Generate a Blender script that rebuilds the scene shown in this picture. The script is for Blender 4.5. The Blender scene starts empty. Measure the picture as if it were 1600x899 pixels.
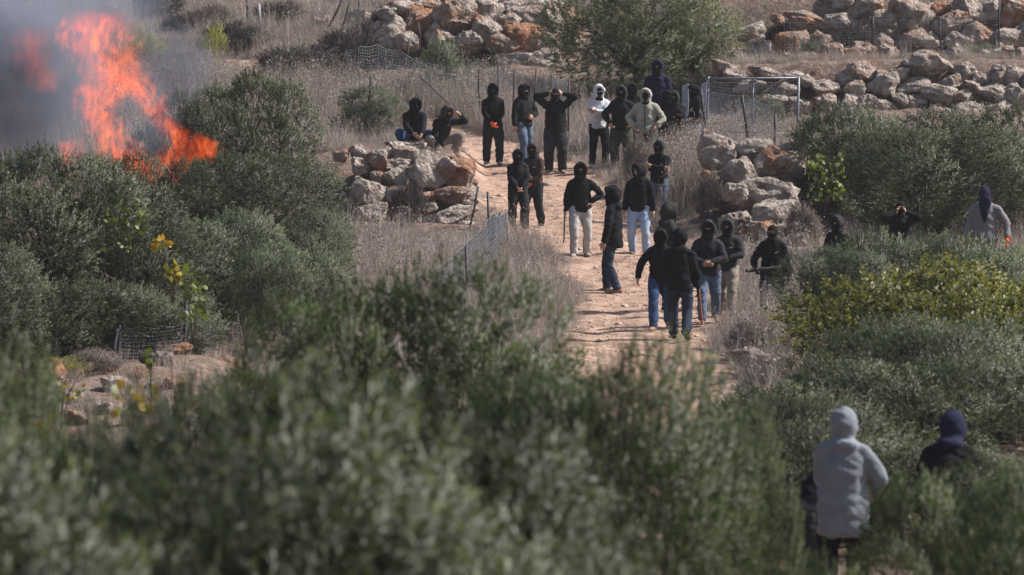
import bpy, bmesh, math, random
import numpy as np
from mathutils import Vector, Matrix, noise as mnoise

S = bpy.context.scene
COL = S.collection
PI = math.pi

# ------------------------------------------------------------------ camera
CAM_Z, TILT, LENS = 6.0, 0.05, 200.0
cam_data = bpy.data.cameras.new('camera')
cam = bpy.data.objects.new('camera', cam_data)
COL.objects.link(cam)
cam.location = (0, 0, CAM_Z)
cam.rotation_euler = (PI / 2 - TILT, 0, 0)
cam_data.sensor_width = 36.0
cam_data.lens = LENS
cam_data.clip_start = 0.5
cam_data.clip_end = 6000
cam_data.dof.use_dof = True
cam_data.dof.focus_distance = 102.0
cam_data.dof.aperture_fstop = 3.8
cam_data.dof.aperture_blades = 0
S.camera = cam

# ------------------------------------------------------------------ light
SUN_EL, SUN_AZ = math.radians(44), math.radians(80)     # azimuth clockwise from the view axis (+Y)
w = bpy.data.worlds.new('World')
S.world = w
w.use_nodes = True
wn = w.node_tree
bg = wn.nodes['Background']
sky = wn.nodes.new('ShaderNodeTexSky')
sky.sky_type = 'NISHITA'
sky.sun_disc = False
sky.sun_elevation = SUN_EL
sky.sun_rotation = SUN_AZ
sky.air_density = 1.2
sky.dust_density = 2.0
wn.links.new(sky.outputs[0], bg.inputs[0])
bg.inputs[1].default_value = 0.070
sl = bpy.data.lights.new('sun', 'SUN')
sl.energy = 4.8
sl.angle = math.radians(1.5)
sl.color = (1.0, 0.95, 0.90)
sun = bpy.data.objects.new('sun', sl)
COL.objects.link(sun)
sd = Vector((math.sin(SUN_AZ) * math.cos(SUN_EL), math.cos(SUN_AZ) * math.cos(SUN_EL), math.sin(SUN_EL)))
sun.rotation_euler = sd.to_track_quat('Z', 'Y').to_euler()
sun.location = sd * 60

S.view_settings.view_transform = 'Standard'
S.view_settings.look = 'None'
S.view_settings.exposure = 0.82
S.view_settings.gamma = 1.0
S.view_settings.use_curve_mapping = False
S.render.engine = 'CYCLES'
cy = S.cycles
cy.use_denoising = True
cy.max_bounces = 6
cy.diffuse_bounces = 3
cy.glossy_bounces = 2
cy.transmission_bounces = 3
cy.transparent_max_bounces = 12
cy.volume_bounces = 1
cy.volume_step_rate = 1.0
cy.volume_max_steps = 256
cy.sample_clamp_indirect = 4.0

# ------------------------------------------------------------------ helpers
F = LENS / 36.0 * 1600.0
CT, ST = math.cos(TILT), math.sin(TILT)

def at(px, py, d):
    """the point that stands d metres out on the photograph's line of sight through (px, py)"""
    u, v = (px - 800) / F, -(py - 449.5) / F
    dx, dy, dz = u, CT + v * ST, -ST + v * CT
    t = d / dy
    return Vector((dx * t, d, CAM_Z + dz * t))

def mpp(d):
    return d / F

def srgb(r, g, b):
    def f(c):
        c /= 255.0
        return c / 12.92 if c <= 0.04045 else ((c + 0.055) / 1.055) ** 2.4
    return (f(r), f(g), f(b), 1.0)

def tag(o, label=None, cat=None, group=None, kind=None):
    if label: o['label'] = label
    if cat: o['category'] = cat
    if group: o['group'] = group
    if kind: o['kind'] = kind
    return o

def empty(name, loc=(0, 0, 0), rz=0.0):
    o = bpy.data.objects.new(name, None)
    o.location = loc
    o.rotation_euler = (0, 0, rz)
    o.empty_display_size = 0.2
    COL.objects.link(o)
    return o

def link(name, me, mat=None, parent=None, loc=(0, 0, 0)):
    o = bpy.data.objects.new(name, me)
    o.location = loc
    if mat is not None and len(me.materials) == 0:
        me.materials.append(mat)
    COL.objects.link(o)
    if parent is not None:
        o.parent = parent
    return o

def mesh_np(name, verts, faces, smooth=False):
    """faces: (n,k) int array or list of arrays"""
    me = bpy.data.meshes.new(name)
    verts = np.asarray(verts, dtype=np.float32)
    if isinstance(faces, np.ndarray):
        n, k = faces.shape
        idx = faces.ravel().astype(np.int32)
        starts = (np.arange(n) * k).astype(np.int32)
    else:
        idx = np.concatenate([np.asarray(f, dtype=np.int32).ravel() for f in faces])
        lens = np.concatenate([np.full(len(f), np.asarray(f).shape[1], dtype=np.int32) for f in faces])
        starts = np.concatenate([[0], np.cumsum(lens)[:-1]]).astype(np.int32)
        n = len(lens)
    me.vertices.add(len(verts))
    me.vertices.foreach_set('co', verts.ravel())
    me.loops.add(len(idx))
    me.loops.foreach_set('vertex_index', idx)
    me.polygons.add(n)
    me.polygons.foreach_set('loop_start', starts)
    if smooth:
        me.polygons.foreach_set('use_smooth', np.ones(n, dtype=bool))
    me.update(calc_edges=True)
    return me

def face_attr(me, name, vals):
    a = me.attributes.new(name, 'FLOAT', 'FACE')
    a.data.foreach_set('value', np.asarray(vals, dtype=np.float32))

def point_attr(me, name, vals, typ='FLOAT'):
    a = me.attributes.new(name, typ, 'POINT')
    key = 'vector' if typ == 'FLOAT_VECTOR' else 'value'
    a.data.foreach_set(key, np.asarray(vals).ravel())

def unit(v):
    return v / np.maximum(np.linalg.norm(v, axis=-1, keepdims=True), 1e-9)

def _h(ix, iy, iz, s):
    n = (ix * 374761393 + iy * 668265263 + iz * 2147483647 + s * 1274126177) & 0xFFFFFFFF
    n = ((n ^ (n >> 13)) * 1274126177) & 0xFFFFFFFF
    return ((n ^ (n >> 16)) & 0xFFFF) / 65535.0

def vnoise(x, y, z=None, s=0):
    x = np.asarray(x, float); y = np.asarray(y, float)
    z = np.zeros_like(x) if z is None else np.asarray(z, float)
    ix, iy, iz = np.floor(x).astype(np.int64), np.floor(y).astype(np.int64), np.floor(z).astype(np.int64)
    fx, fy, fz = x - ix, y - iy, z - iz
    fx, fy, fz = [f * f * (3 - 2 * f) for f in (fx, fy, fz)]
    r = 0
    for a in (0, 1):
        for b in (0, 1):
            for c in (0, 1):
                wgt = (fx if a else 1 - fx) * (fy if b else 1 - fy) * (fz if c else 1 - fz)
                r = r + wgt * _h(ix + a, iy + b, iz + c, s)
    return r * 2 - 1

def fbm(x, y, z=None, s=0, o=4):
    r, a, f = 0, 1.0, 1.0
    for k in range(o):
        r = r + a * vnoise(np.asarray(x) * f, np.asarray(y) * f, None if z is None else np.asarray(z) * f, s + k * 17)
        a *= 0.5; f *= 2.03
    return r

def sstep(a, b, x):
    t = np.clip((np.asarray(x, float) - a) / (b - a), 0, 1)
    return t * t * (3 - 2 * t)

# ------------------------------------------------------------------ node materials
class NT:
    def __init__(self, name):
        self.m = bpy.data.materials.new(name)
        self.m.use_nodes = True
        self.t = self.m.node_tree
        self.t.nodes.clear()
        self.out = self.t.nodes.new('ShaderNodeOutputMaterial')
    def n(self, typ, **kw):
        nd = self.t.nodes.new(typ)
        for k, v in kw.items():
            setattr(nd, k, v)
        return nd
    def l(self, a, b):
        self.t.links.new(a, b)
    def put(self, sock, v):
        if hasattr(v, 'is_linked'):
            self.l(v, sock)
        else:
            sock.default_value = v
    def math(self, op, a, b=0.0, c=None, clamp=False):
        nd = self.n('ShaderNodeMath', operation=op, use_clamp=clamp)
        self.put(nd.inputs[0], a); self.put(nd.inputs[1], b)
        if c is not None: self.put(nd.inputs[2], c)
        return nd.outputs[0]
    def noise(self, vec, scale, detail=4, rough=0.55, dist=0.0):
        nd = self.n('ShaderNodeTexNoise')
        if vec is not None: self.l(vec, nd.inputs['Vector'])
        nd.inputs['Scale'].default_value = scale
        nd.inputs['Detail'].default_value = detail
        nd.inputs['Roughness'].default_value = rough
        nd.inputs['Distortion'].default_value = dist
        return nd.outputs['Fac']
    def ramp(self, fac, stops, interp='LINEAR'):
        nd = self.n('ShaderNodeValToRGB')
        nd.color_ramp.interpolation = interp
        e = nd.color_ramp.elements
        while len(e) < len(stops): e.new(0.5)
        for i, (p, c) in enumerate(stops):
            e[i].position = p
            e[i].color = c if len(c) == 4 else (*c, 1)
        self.l(fac, nd.inputs[0])
        return nd.outputs[0]
    def mix(self, fac, a, b, blend='MIX'):
        nd = self.n('ShaderNodeMix', data_type='RGBA', blend_type=blend)
        self.put(nd.inputs[0], fac)
        for s_, v in ((nd.inputs[6], a), (nd.inputs[7], b)):
            if hasattr(v, 'is_linked'): self.l(v, s_)
            else: s_.default_value = v if len(v) == 4 else (*v, 1)
        return nd.outputs[2]
    def maprange(self, v, a, b, c, d, smooth=False):
        nd = self.n('ShaderNodeMapRange')
        if smooth: nd.interpolation_type = 'SMOOTHSTEP'
        self.put(nd.inputs[0], v)
        for i, q in zip((1, 2, 3, 4), (a, b, c, d)): nd.inputs[i].default_value = q
        return nd.outputs[0]
    def pos(self):
        return self.n('ShaderNodeNewGeometry').outputs['Position']
    def objc(self):
        return self.n('ShaderNodeTexCoord').outputs['Object']
    def attr(self, name):
        return self.n('ShaderNodeAttribute', attribute_name=name).outputs['Fac']
    def orand(self):
        return self.n('ShaderNodeObjectInfo').outputs['Random']
    def bump(self, h, strength, dist=0.02):
        nd = self.n('ShaderNodeBump')
        nd.inputs['Strength'].default_value = strength
        nd.inputs['Distance'].default_value = dist
        self.l(h, nd.inputs['Height'])
        return nd.outputs[0]
    def bsdf(self, color, rough=0.8, spec=0.3, normal=None, metal=0.0):
        nd = self.n('ShaderNodeBsdfPrincipled')
        self.put(nd.inputs['Base Color'], color if hasattr(color, 'is_linked') or len(color) == 4 else (*color, 1))
        self.put(nd.inputs['Roughness'], rough)
        nd.inputs['Specular IOR Level'].default_value = spec
        nd.inputs['Metallic'].default_value = metal
        if normal is not None: self.l(normal, nd.inputs['Normal'])
        return nd
    def done(self, shader):
        self.l(shader, self.out.inputs['Surface'])
        return self.m

def mat_leaf(name, stops, rough=0.55, spec=0.35, trans=0.30, tcol=None, vary=0.25):
    t = NT(name)
    c = t.ramp(t.attr('tint'), stops)
    k = t.maprange(t.orand(), 0, 1, 1 - vary, 1 + vary)
    nd = t.n('ShaderNodeVectorMath', operation='SCALE')
    t.l(c, nd.inputs[0]); t.l(k, nd.inputs['Scale'])
    c = nd.outputs[0]
    b = t.bsdf(c, rough, spec)
    tr = t.n('ShaderNodeBsdfTranslucent')
    t.l(t.mix(1.0, c, tcol or (1.3, 1.5, 0.7), 'MULTIPLY'), tr.inputs[0])
    mx = t.n('ShaderNodeMixShader')
    mx.inputs[0].default_value = trans
    t.l(b.outputs[0], mx.inputs[1]); t.l(tr.outputs[0], mx.inputs[2])
    return t.done(mx.outputs[0])

M = {}
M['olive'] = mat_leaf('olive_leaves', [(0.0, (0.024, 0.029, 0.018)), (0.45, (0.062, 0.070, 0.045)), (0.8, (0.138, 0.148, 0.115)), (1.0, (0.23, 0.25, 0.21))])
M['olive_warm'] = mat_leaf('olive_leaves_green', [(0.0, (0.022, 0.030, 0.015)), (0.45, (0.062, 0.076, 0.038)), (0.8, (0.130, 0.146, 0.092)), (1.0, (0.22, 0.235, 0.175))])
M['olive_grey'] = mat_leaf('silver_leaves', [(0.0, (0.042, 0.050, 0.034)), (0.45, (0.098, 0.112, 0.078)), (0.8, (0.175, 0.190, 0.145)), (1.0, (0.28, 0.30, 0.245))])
M['tree_pale'] = mat_leaf('pale_tree_leaves', [(0.0, (0.050, 0.058, 0.032)), (0.5, (0.105, 0.114, 0.066)), (0.85, (0.175, 0.180, 0.110)), (1.0, (0.28, 0.27, 0.15))], trans=0.3)
M['vine'] = mat_leaf('vine_leaves', [(0.0, (0.055, 0.062, 0.022)), (0.45, (0.145, 0.148, 0.045)), (0.8, (0.25, 0.235, 0.075)), (0.95, (0.34, 0.27, 0.07)), (1.0, (0.20, 0.09, 0.03))], rough=0.5, trans=0.35, tcol=(1.3, 1.3, 0.5))
M['fig'] = mat_leaf('big_leaf', [(0.0, (0.05, 0.075, 0.018)), (0.6, (0.13, 0.155, 0.03)), (0.8, (0.34, 0.25, 0.03)), (1.0, (0.46, 0.25, 0.015))], rough=0.5, trans=0.3, tcol=(1.3, 1.3, 0.4), vary=0.1)
M['yellow_shrub'] = mat_leaf('yellow_shrub_leaves', [(0.0, (0.14, 0.14, 0.03)), (0.6, (0.26, 0.25, 0.06)), (1.0, (0.38, 0.34, 0.12))], trans=0.35)
M['straw'] = mat_leaf('dry_straw', [(0.0, (0.17, 0.140, 0.126)), (0.4, (0.31, 0.262, 0.236)), (0.8, (0.45, 0.392, 0.358)), (1.0, (0.58, 0.525, 0.49))], rough=0.75, spec=0.15, trans=0.3, tcol=(1, 0.95, 0.85), vary=0.2)
M['brush_dark'] = mat_leaf('dark_brush', [(0.0, (0.028, 0.024, 0.024)), (0.5, (0.055, 0.047, 0.046)), (1.0, (0.12, 0.10, 0.095))], rough=0.85, spec=0.1, trans=0.1, tcol=(1, 0.95, 0.9), vary=0.15)
M['brush'] = mat_leaf('dead_brush', [(0.0, (0.09, 0.072, 0.065)), (0.5, (0.18, 0.148, 0.132)), (1.0, (0.32, 0.27, 0.235))], rough=0.8, spec=0.1, trans=0.15, tcol=(1, 0.95, 0.9), vary=0.3)

def mat_bark():
    t = NT('bark')
    p = t.pos()
    f = t.noise(p, 14, 5)
    c = t.ramp(f, [(0.3, (0.035, 0.028, 0.024)), (0.7, (0.14, 0.115, 0.095))])
    return t.done(t.bsdf(c, 0.9, 0.2, t.bump(f, 0.7, 0.03)).outputs[0])
M['bark'] = mat_bark()

def mat_rock(name, warm):
    """limestone: pale grey crust, ochre to red iron stains, dark lichen specks and pits"""
    t = NT(name)
    tc = t.n('ShaderNodeTexCoord')
    oi = t.n('ShaderNodeObjectInfo')
    v = t.n('ShaderNodeVectorMath', operation='ADD')
    t.l(t.pos(), v.inputs[0]); t.l(oi.outputs['Location'], v.inputs[1])
    p = v.outputs[0]
    base = t.ramp(t.noise(p, 5.0, 8, 0.65), [(0.30, (0.15, 0.115, 0.098)), (0.45, (0.33, 0.27, 0.235)), (0.60, (0.50, 0.425, 0.37)), (0.8, (0.66, 0.585, 0.52))])
    iron = t.ramp(t.noise(p, 7.0, 7, 0.7), [(0.3, (0.16, 0.070, 0.040)), (0.5, (0.34, 0.165, 0.095)), (0.7, (0.47, 0.29, 0.19))])
    sel = t.math('ADD', t.noise(p, 1.5, 5, 0.6, 0.6), t.maprange(oi.outputs['Random'], 0, 1, -0.16, 0.16))
    k = t.maprange(sel, 0.56 - warm, 0.74 - warm, 0.0, 0.95, True)
    c = t.mix(k, base, iron)
    lich = t.maprange(t.noise(p, 16, 5, 0.7), 0.57, 0.70, 0.0, 0.75, True)
    c = t.mix(lich, c, (0.085, 0.072, 0.066))
    pits = t.n('ShaderNodeTexVoronoi'); t.l(p, pits.inputs['Vector']); pits.inputs['Scale'].default_value = 13.0
    hgt = t.math('ADD', t.noise(p, 9, 9, 0.7), t.math('MULTIPLY', pits.outputs['Distance'], 0.5))
    return t.done(t.bsdf(c, 0.92, 0.15, t.bump(hgt, 1.0, 0.16)).outputs[0])
M['rock'] = mat_rock('limestone', 0.0)
M['rock_warm'] = mat_rock('iron_stained_limestone', 0.17)
M['rock_grey'] = mat_rock('weathered_limestone', -0.14)

def mat_metal(name, c, rough=0.5, metal=0.6):
    t = NT(name)
    f = t.noise(t.pos(), 20, 4)
    cc = t.mix(t.maprange(f, 0.4, 0.7, 0, 1), (*c, 1), tuple(0.55 * q for q in c) + (1,))
    return t.done(t.bsdf(cc, rough, 0.4, None, metal).outputs[0])
M['galv'] = mat_metal('galvanised_steel', (0.24, 0.25, 0.28), 0.55, 0.2)
M['wire'] = mat_metal('galvanised_wire', (0.22, 0.23, 0.255), 0.5, 0.2)
M['darkpost'] = mat_metal('dark_steel_post', (0.035, 0.037, 0.045), 0.6, 0.3)
M['rust'] = mat_metal('weathered_post', (0.075, 0.060, 0.052), 0.8, 0.1)

# ------------------------------------------------------------------ ground
PROF = np.array([(-400, 90), (-120, 26), (-30, 8.6), (0, 4.4), (8, 2.4), (18, .5), (30, .3), (52, .5), (75, .6), (88, .734), (96.5, .985), (104, 1.32),
                 (112, 1.79), (121, 2.46), (130, 3.28), (140, 4.36), (150, 5.65), (160, 7.1), (200, 13), (300, 29), (600, 80), (1500, 210), (3000, 330)], float)
PATH = np.array([(60, 1.7, 1.2), (88, 1.98, 1.15), (96.5, 2.25, 1.05), (104, 2.05, 1.15), (112, 1.15, 1.35), (117, 0.7, 1.45), (121, 0.25, 1.3), (125, -0.5, .9), (128, -1.6, .6), (132, -3.0, .4)], float)

def path_d(x, y):
    c = np.interp(y, PATH[:, 0], PATH[:, 1]); hw = np.interp(y, PATH[:, 0], PATH[:, 2])
    d = np.abs(x - c - 0.14 * vnoise(np.asarray(y) * .9, np.asarray(x) * 0, s=3)) / hw
    d = d + .22 * vnoise(np.asarray(x) * 2.1, np.asarray(y) * 1.1, s=8)
    return np.where(np.asarray(y) > 132, 9.0, d)

def ground(x, y, fine=True):
    x = np.asarray(x, float); y = np.asarray(y, float)
    yy = y + 0.0
    z = np.interp(yy, PROF[:, 0], PROF[:, 1])
    # terrace held by the tumbled wall, left of the track
    m = (1 - sstep(-1.25, -0.55, x - 0.35 * np.clip(121 - y, 0, 9) * 0.0)) * sstep(112.3, 113.6, y)
    z = z + m * np.maximum(2.92 - z, 0)
    # bank behind the boulders, right of the track
    m = sstep(2.7, 4.1, x) * sstep(109.2, 112.0, y)
    z = z + m * np.maximum(2.70 - z, 0)
    # two terraces of the stone walls, upper right
    m = sstep(3.6, 5.0, x) * sstep(131.6, 132.6, y)
    z = z + m * np.maximum(4.62 - z, 0)
    m = sstep(3.4, 4.8, x) * sstep(140.6, 142.0, y)
    z = z + m * np.maximum(6.2 - z, 0)
    # ledge of the outcrop, upper middle
    m = sstep(-3.4, -2.6, x) * (1 - sstep(1.4, 2.4, x)) * sstep(141.0, 142.6, y)
    z = z + m * np.maximum(6.0 - z, 0)
    # rocky shelf beside the fence, lower left
    m = (1 - sstep(-4.6, -3.0, x)) * sstep(72, 77, y) * (1 - sstep(84, 90, y))
    z = z + 0.25 * m
    p = path_d(x, y)
    rough = sstep(0.8, 1.5, p)
    z = z - .045 * np.exp(-((p - .48) / .16) ** 2) * sstep(60, 80, y) * (1 - sstep(124, 128, y))      # wheel ruts
    z = z + fbm(x * .35, y * .35, s=5, o=3) * 0.10 * rough * sstep(40, 70, y)
    if fine:
        z = z + fbm(x * 1.6, y * 1.6, s=9, o=3) * (0.015 + 0.045 * rough)
    return z

def gz(x, y):
    return float(ground(np.array([x]), np.array([y]))[0])

def hit(px, py, d0=60.0, d1=200.0):
    """where the line of sight through (px, py) meets the ground"""
    ds = np.linspace(d0, d1, 1400)
    pts = np.array([at(px, py, d) for d in ds])
    below = pts[:, 2] <= ground(pts[:, 0], pts[:, 1])
    i = int(np.argmax(below)) if below.any() else len(ds) - 1
    return float(ds[i])

def axis(parts):
    out = []
    for a, b, s in parts:
        out += list(np.arange(a, b, s))
    return np.array(out + [parts[-1][1]])

gx = axis([(-1500, -200, 130), (-200, -40, 16), (-40, -18, 1.5), (-18, 18, 0.16), (18, 40, 1.5), (40, 200, 16), (200, 1500, 130)])
gy = axis([(-400, -40, 40), (-40, 50, 3), (50, 70, .8), (70, 150, 0.17), (150, 175, .5), (175, 300, 8), (300, 3000, 150)])
GX, GY = np.meshgrid(gx, gy)
GZ = ground(GX, GY)
nx, ny = len(gx), len(gy)
ii = np.arange(nx * ny).reshape(ny, nx)
gf = np.stack([ii[:-1, :-1], ii[:-1, 1:], ii[1:, 1:], ii[1:, :-1]], -1).reshape(-1, 4)
gme = mesh_np('hillside_ground', np.stack([GX, GY, GZ], -1).reshape(-1, 3), gf, True)
TRK = (1 - sstep(0.72, 1.18, path_d(GX, GY) + 0.16 * fbm(GX * 2.2, GY * 2.2, s=31, o=3)))
LED = at(378, 100, 141.0)
def ledge(x, y):
    return 1 - sstep(.55, 1.1, np.hypot((x - LED.x) / 1.0, (y - 140.6) / 1.5) + .3 * fbm(x * 2, y * 2, s=33, o=3))
TRK = np.maximum(TRK, ledge(GX, GY))
point_attr(gme, 'track', TRK.ravel().astype(np.float32))

def mat_ground():
    t = NT('hillside_soil')
    p = t.pos()
    big = t.noise(p, 0.9, 5, .6)
    fine = t.noise(p, 9.0, 7, .7)
    soil = t.ramp(fine, [(0.3, (0.085, 0.060, 0.047)), (0.5, (0.17, 0.125, 0.10)), (0.68, (0.27, 0.21, 0.172))])
    red = t.ramp(fine, [(0.3, (0.12, 0.058, 0.036)), (0.7, (0.27, 0.15, 0.10))])
    c = t.mix(t.maprange(big, 0.52, 0.68, 0, .8, True), soil, red)
    tr = t.ramp(t.noise(p, 3.5, 9, .7), [(0.32, (0.16, 0.085, 0.056)), (0.44, (0.29, 0.180, 0.130)), (0.58, (0.41, 0.285, 0.218)), (0.75, (0.54, 0.42, 0.345))])
    st = t.maprange(t.noise(p, 22, 3, .5), 0.60, 0.68, 0, .7, True)
    tr = t.mix(st, tr, (0.50, 0.41, 0.35))
    c = t.mix(t.attr('track'), c, tr)
    h = t.math('ADD', t.noise(p, 7, 8, .7), t.math('MULTIPLY', t.noise(p, 26, 3, .5), 0.5))
    return t.done(t.bsdf(c, 0.95, 0.1, t.bump(h, 0.9, 0.06)).outputs[0])
tag(link('hillside_ground', gme, mat_ground()), kind='structure')

# ------------------------------------------------------------------ foliage
def leaves_on(P, D, L, nl, ll, lw, rng, spread=(28, 62), tint=None, wide=0.5):
    """diamond leaves in a spiral along each shoot P + D*L"""
    n = len(P)
    t = np.tile(np.linspace(0.12, 1.0, nl), (n, 1)) + rng.uniform(-.03, .03, (n, nl))
    ref = np.where(np.abs(D[:, 2:3]) < .9, np.array([[0, 0, 1.0]]), np.array([[1.0, 0, 0]]))
    A = unit(np.cross(D, ref)); B = np.cross(D, A)
    ang = np.arange(nl)[None, :] * 2.4 + rng.uniform(0, 6.28, (n, 1)) + rng.normal(0, .35, (n, nl))
    rad = A[:, None] * np.cos(ang)[..., None] + B[:, None] * np.sin(ang)[..., None]
    sp = np.radians(rng.uniform(spread[0], spread[1], (n, nl))) * (1.12 - .55 * t)
    ld = D[:, None] * np.cos(sp)[..., None] + rad * np.sin(sp)[..., None]
    ld = unit(ld + rng.normal(0, .12, ld.shape))
    base = P[:, None] + D[:, None] * (L[:, None] * t)[..., None]
    base[..., 2] -= (L[:, None] * t * t) * 0.10
    side = unit(np.cross(ld, unit(rng.normal(0, 1, ld.shape) + np.array([0, 0, .8]))))
    ln = (ll * rng.uniform(.65, 1.2, (n, nl)) * (1.1 - .35 * t))[..., None]
    wd = ln / ll * lw
    nrm = np.cross(ld, side)
    v0 = base; v2 = base + ld * ln
    mid = base + ld * ln * wide + nrm * ln * .06
    v1 = mid + side * wd * .5; v3 = mid - side * wd * .5
    V = np.stack([v0, v1, v2, v3], 2).reshape(-1, 3)
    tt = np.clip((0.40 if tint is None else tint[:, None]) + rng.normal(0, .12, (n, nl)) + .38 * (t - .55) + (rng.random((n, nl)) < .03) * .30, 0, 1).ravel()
    return V, tt, base.reshape(-1, 3)

def crown_mesh(name, seed, n=4700, nl=16, ll=.085, lw=.027, W=4.0, H=3.3, z0=.28, lobes=12, shoot=(.16, .40), up=.62, wide=.5, fill=.72, spread=(28, 62), gap=.55):
    rng = np.random.default_rng(seed)
    c = []
    while len(c) < lobes:
        p = rng.uniform(-1, 1, 3)
        if np.linalg.norm(p) < 1: c.append(p)
    c = np.array(c) * np.array([1.25, 1.25, .95])
    r = rng.uniform(.45, .85, lobes) * (1.0 if lobes > 14 else 1.12)
    k = rng.choice(lobes, n * 3, p=r ** 2 / (r ** 2).sum())
    u = unit(rng.normal(0, 1, (n * 3, 3)))
    q = rng.random(n * 3)
    pos = c[k] + u * (r[k] * (fill + (1.0 - fill) * q ** .6))[:, None]
    inside = np.zeros(n * 3)
    for j in range(lobes):
        dj = np.linalg.norm(pos - c[j], axis=1) / r[j]
        inside += (dj < .72) * (k != j)
    keep = (inside == 0) | (rng.random(n * 3) < .10)
    if gap > 0:
        keep &= fbm(pos[:, 0] * 2.2, pos[:, 1] * 2.2, pos[:, 2] * 2.2, s=seed) > -gap
    sel = np.nonzero(keep)[0][:n]
    pos, u, k = pos[sel], u[sel], k[sel]
    D = unit(u * .75 + np.array([0, 0, up]) + rng.normal(0, .34, u.shape))
    L = rng.uniform(shoot[0], shoot[1], len(pos))
    lo, hi = np.percentile(pos, 1, axis=0), np.percentile(pos, 99, axis=0)
    sc = np.array([W / (hi[0] - lo[0]), W / (hi[1] - lo[1]), H / (hi[2] - lo[2])])
    ctr = (lo + hi) / 2
    pos = (pos - np.array([ctr[0], ctr[1], lo[2]])) * sc
    pos[:, 2] = pos[:, 2] + z0
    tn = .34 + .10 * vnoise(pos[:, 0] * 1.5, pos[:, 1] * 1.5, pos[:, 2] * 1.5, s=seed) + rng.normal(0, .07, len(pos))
    V, tt, lb_ = leaves_on(pos, D, L, nl, ll, lw, rng, spread, tn, wide)
    out_ = np.repeat(unit(u + .35 * D), nl, axis=0)
    lo2, hi2 = np.percentile(V, .6, axis=0), np.percentile(V, 99.4, axis=0)
    s2 = np.array([W / (hi2[0] - lo2[0]), W / (hi2[1] - lo2[1]), H / (hi2[2] - z0)])
    c2 = np.array([(lo2[0] + hi2[0]) / 2, (lo2[1] + hi2[1]) / 2, z0])
    V = (V - c2) * s2 + np.array([0, 0, z0])
    Fq = np.arange(len(V)).reshape(-1, 4)
    Q4 = V.reshape(-1, 4, 3)
    gn = unit(np.cross(Q4[:, 1] - Q4[:, 0], Q4[:, 3] - Q4[:, 0]))
    flip = (gn * out_).sum(1) < 0
    Fq[flip] = Fq[flip][:, ::-1]
    gn[flip] *= -1
    nn = unit(gn * .55 + out_ * .75 + np.array([0, 0, .08]))
    me = mesh_np(name, V, Fq, True)
    me.normals_split_custom_set_from_vertices(np.repeat(nn, 4, axis=0).astype(np.float32))
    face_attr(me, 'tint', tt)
    lc = (c - np.array([ctr[0], ctr[1], lo[2]])) * sc + np.array([0, 0, z0])
    return me, (lc - c2) * s2 + np.array([0, 0, z0])

def tube_np(pts, rad, n=7, cap=True):
    pts = np.asarray(pts, float); rad = np.asarray(rad, float)
    m = len(pts)
    T = np.gradient(pts, axis=0); T = unit(T)
    ref = np.array([0, 0, 1.0]) if abs(T[0][2]) < .9 else np.array([1.0, 0, 0])
    V = []
    A = unit(np.cross(T[0], ref))
    for i in range(m):
        A = A - T[i] * A.dot(T[i]); A = A / max(np.linalg.norm(A), 1e-9)
        B = np.cross(T[i], A)
        a = np.arange(n) * 2 * PI / n
        V.append(pts[i] + rad[i] * (np.cos(a)[:, None] * A + np.sin(a)[:, None] * B))
    V = np.concatenate(V)
    f = []
    for i in range(m - 1):
        for j in range(n):
            f.append((i * n + j, i * n + (j + 1) % n, (i + 1) * n + (j + 1) % n, (i + 1) * n + j))
    tri = []
    if cap:
        V = np.concatenate([V, pts[:1], pts[-1:]])
        for j in range(n):
            tri.append((m * n, (j + 1) % n, j))
            tri.append((m * n + 1, (m - 1) * n + j, (m - 1) * n + (j + 1) % n))
    return V, np.array(f, dtype=int), np.array(tri, dtype=int).reshape(-1, 3)

def join_np(parts):
    V, Q, T, o = [], [], [], 0
    for v, q, t in parts:
        V.append(v); Q.append(np.asarray(q).reshape(-1, 4) + o); T.append(np.asarray(t).reshape(-1, 3) + o); o += len(v)
    fs = [np.concatenate(Q)] if sum(map(len, Q)) else []
    if sum(map(len, T)): fs.append(np.concatenate(T))
    return np.concatenate(V), fs

def trunk_mesh(name, lc, seed, r0=.13):
    rng = np.random.default_rng(seed + 77)
    parts = []
    fork = np.array([rng.normal(0, .08), rng.normal(0, .08), .75])
    tp = np.array([[0, 0, -.25], [.03, .02, .1], [fork[0] * .6 + .05, fork[1] * .6, .45], fork])
    parts.append(tube_np(tp, [r0 * 1.5, r0 * 1.15, r0, r0 * .9], 9))
    for c in lc[np.argsort(-lc[:, 2])][:12]:
        m1 = fork + (c - fork) * .35 + rng.normal(0, .10, 3)
        m2 = fork + (c - fork) * .7 + rng.normal(0, .12, 3)
        parts.append(tube_np(np.array([fork - [0, 0, .1], m1, m2, c]), [r0 * .55, r0 * .38, r0 * .25, r0 * .08], 6))
        for q in range(2):
            e = c + rng.normal(0, .22, 3); e[2] = min(e[2], lc[:, 2].max())
            parts.append(tube_np(np.array([m2, (m2 + e) / 2 + rng.normal(0, .06, 3), e]), [r0 * .2, r0 * .13, r0 * .05], 5))
    V, fs = join_np(parts)
    return mesh_np(name, V, fs, True)

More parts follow.
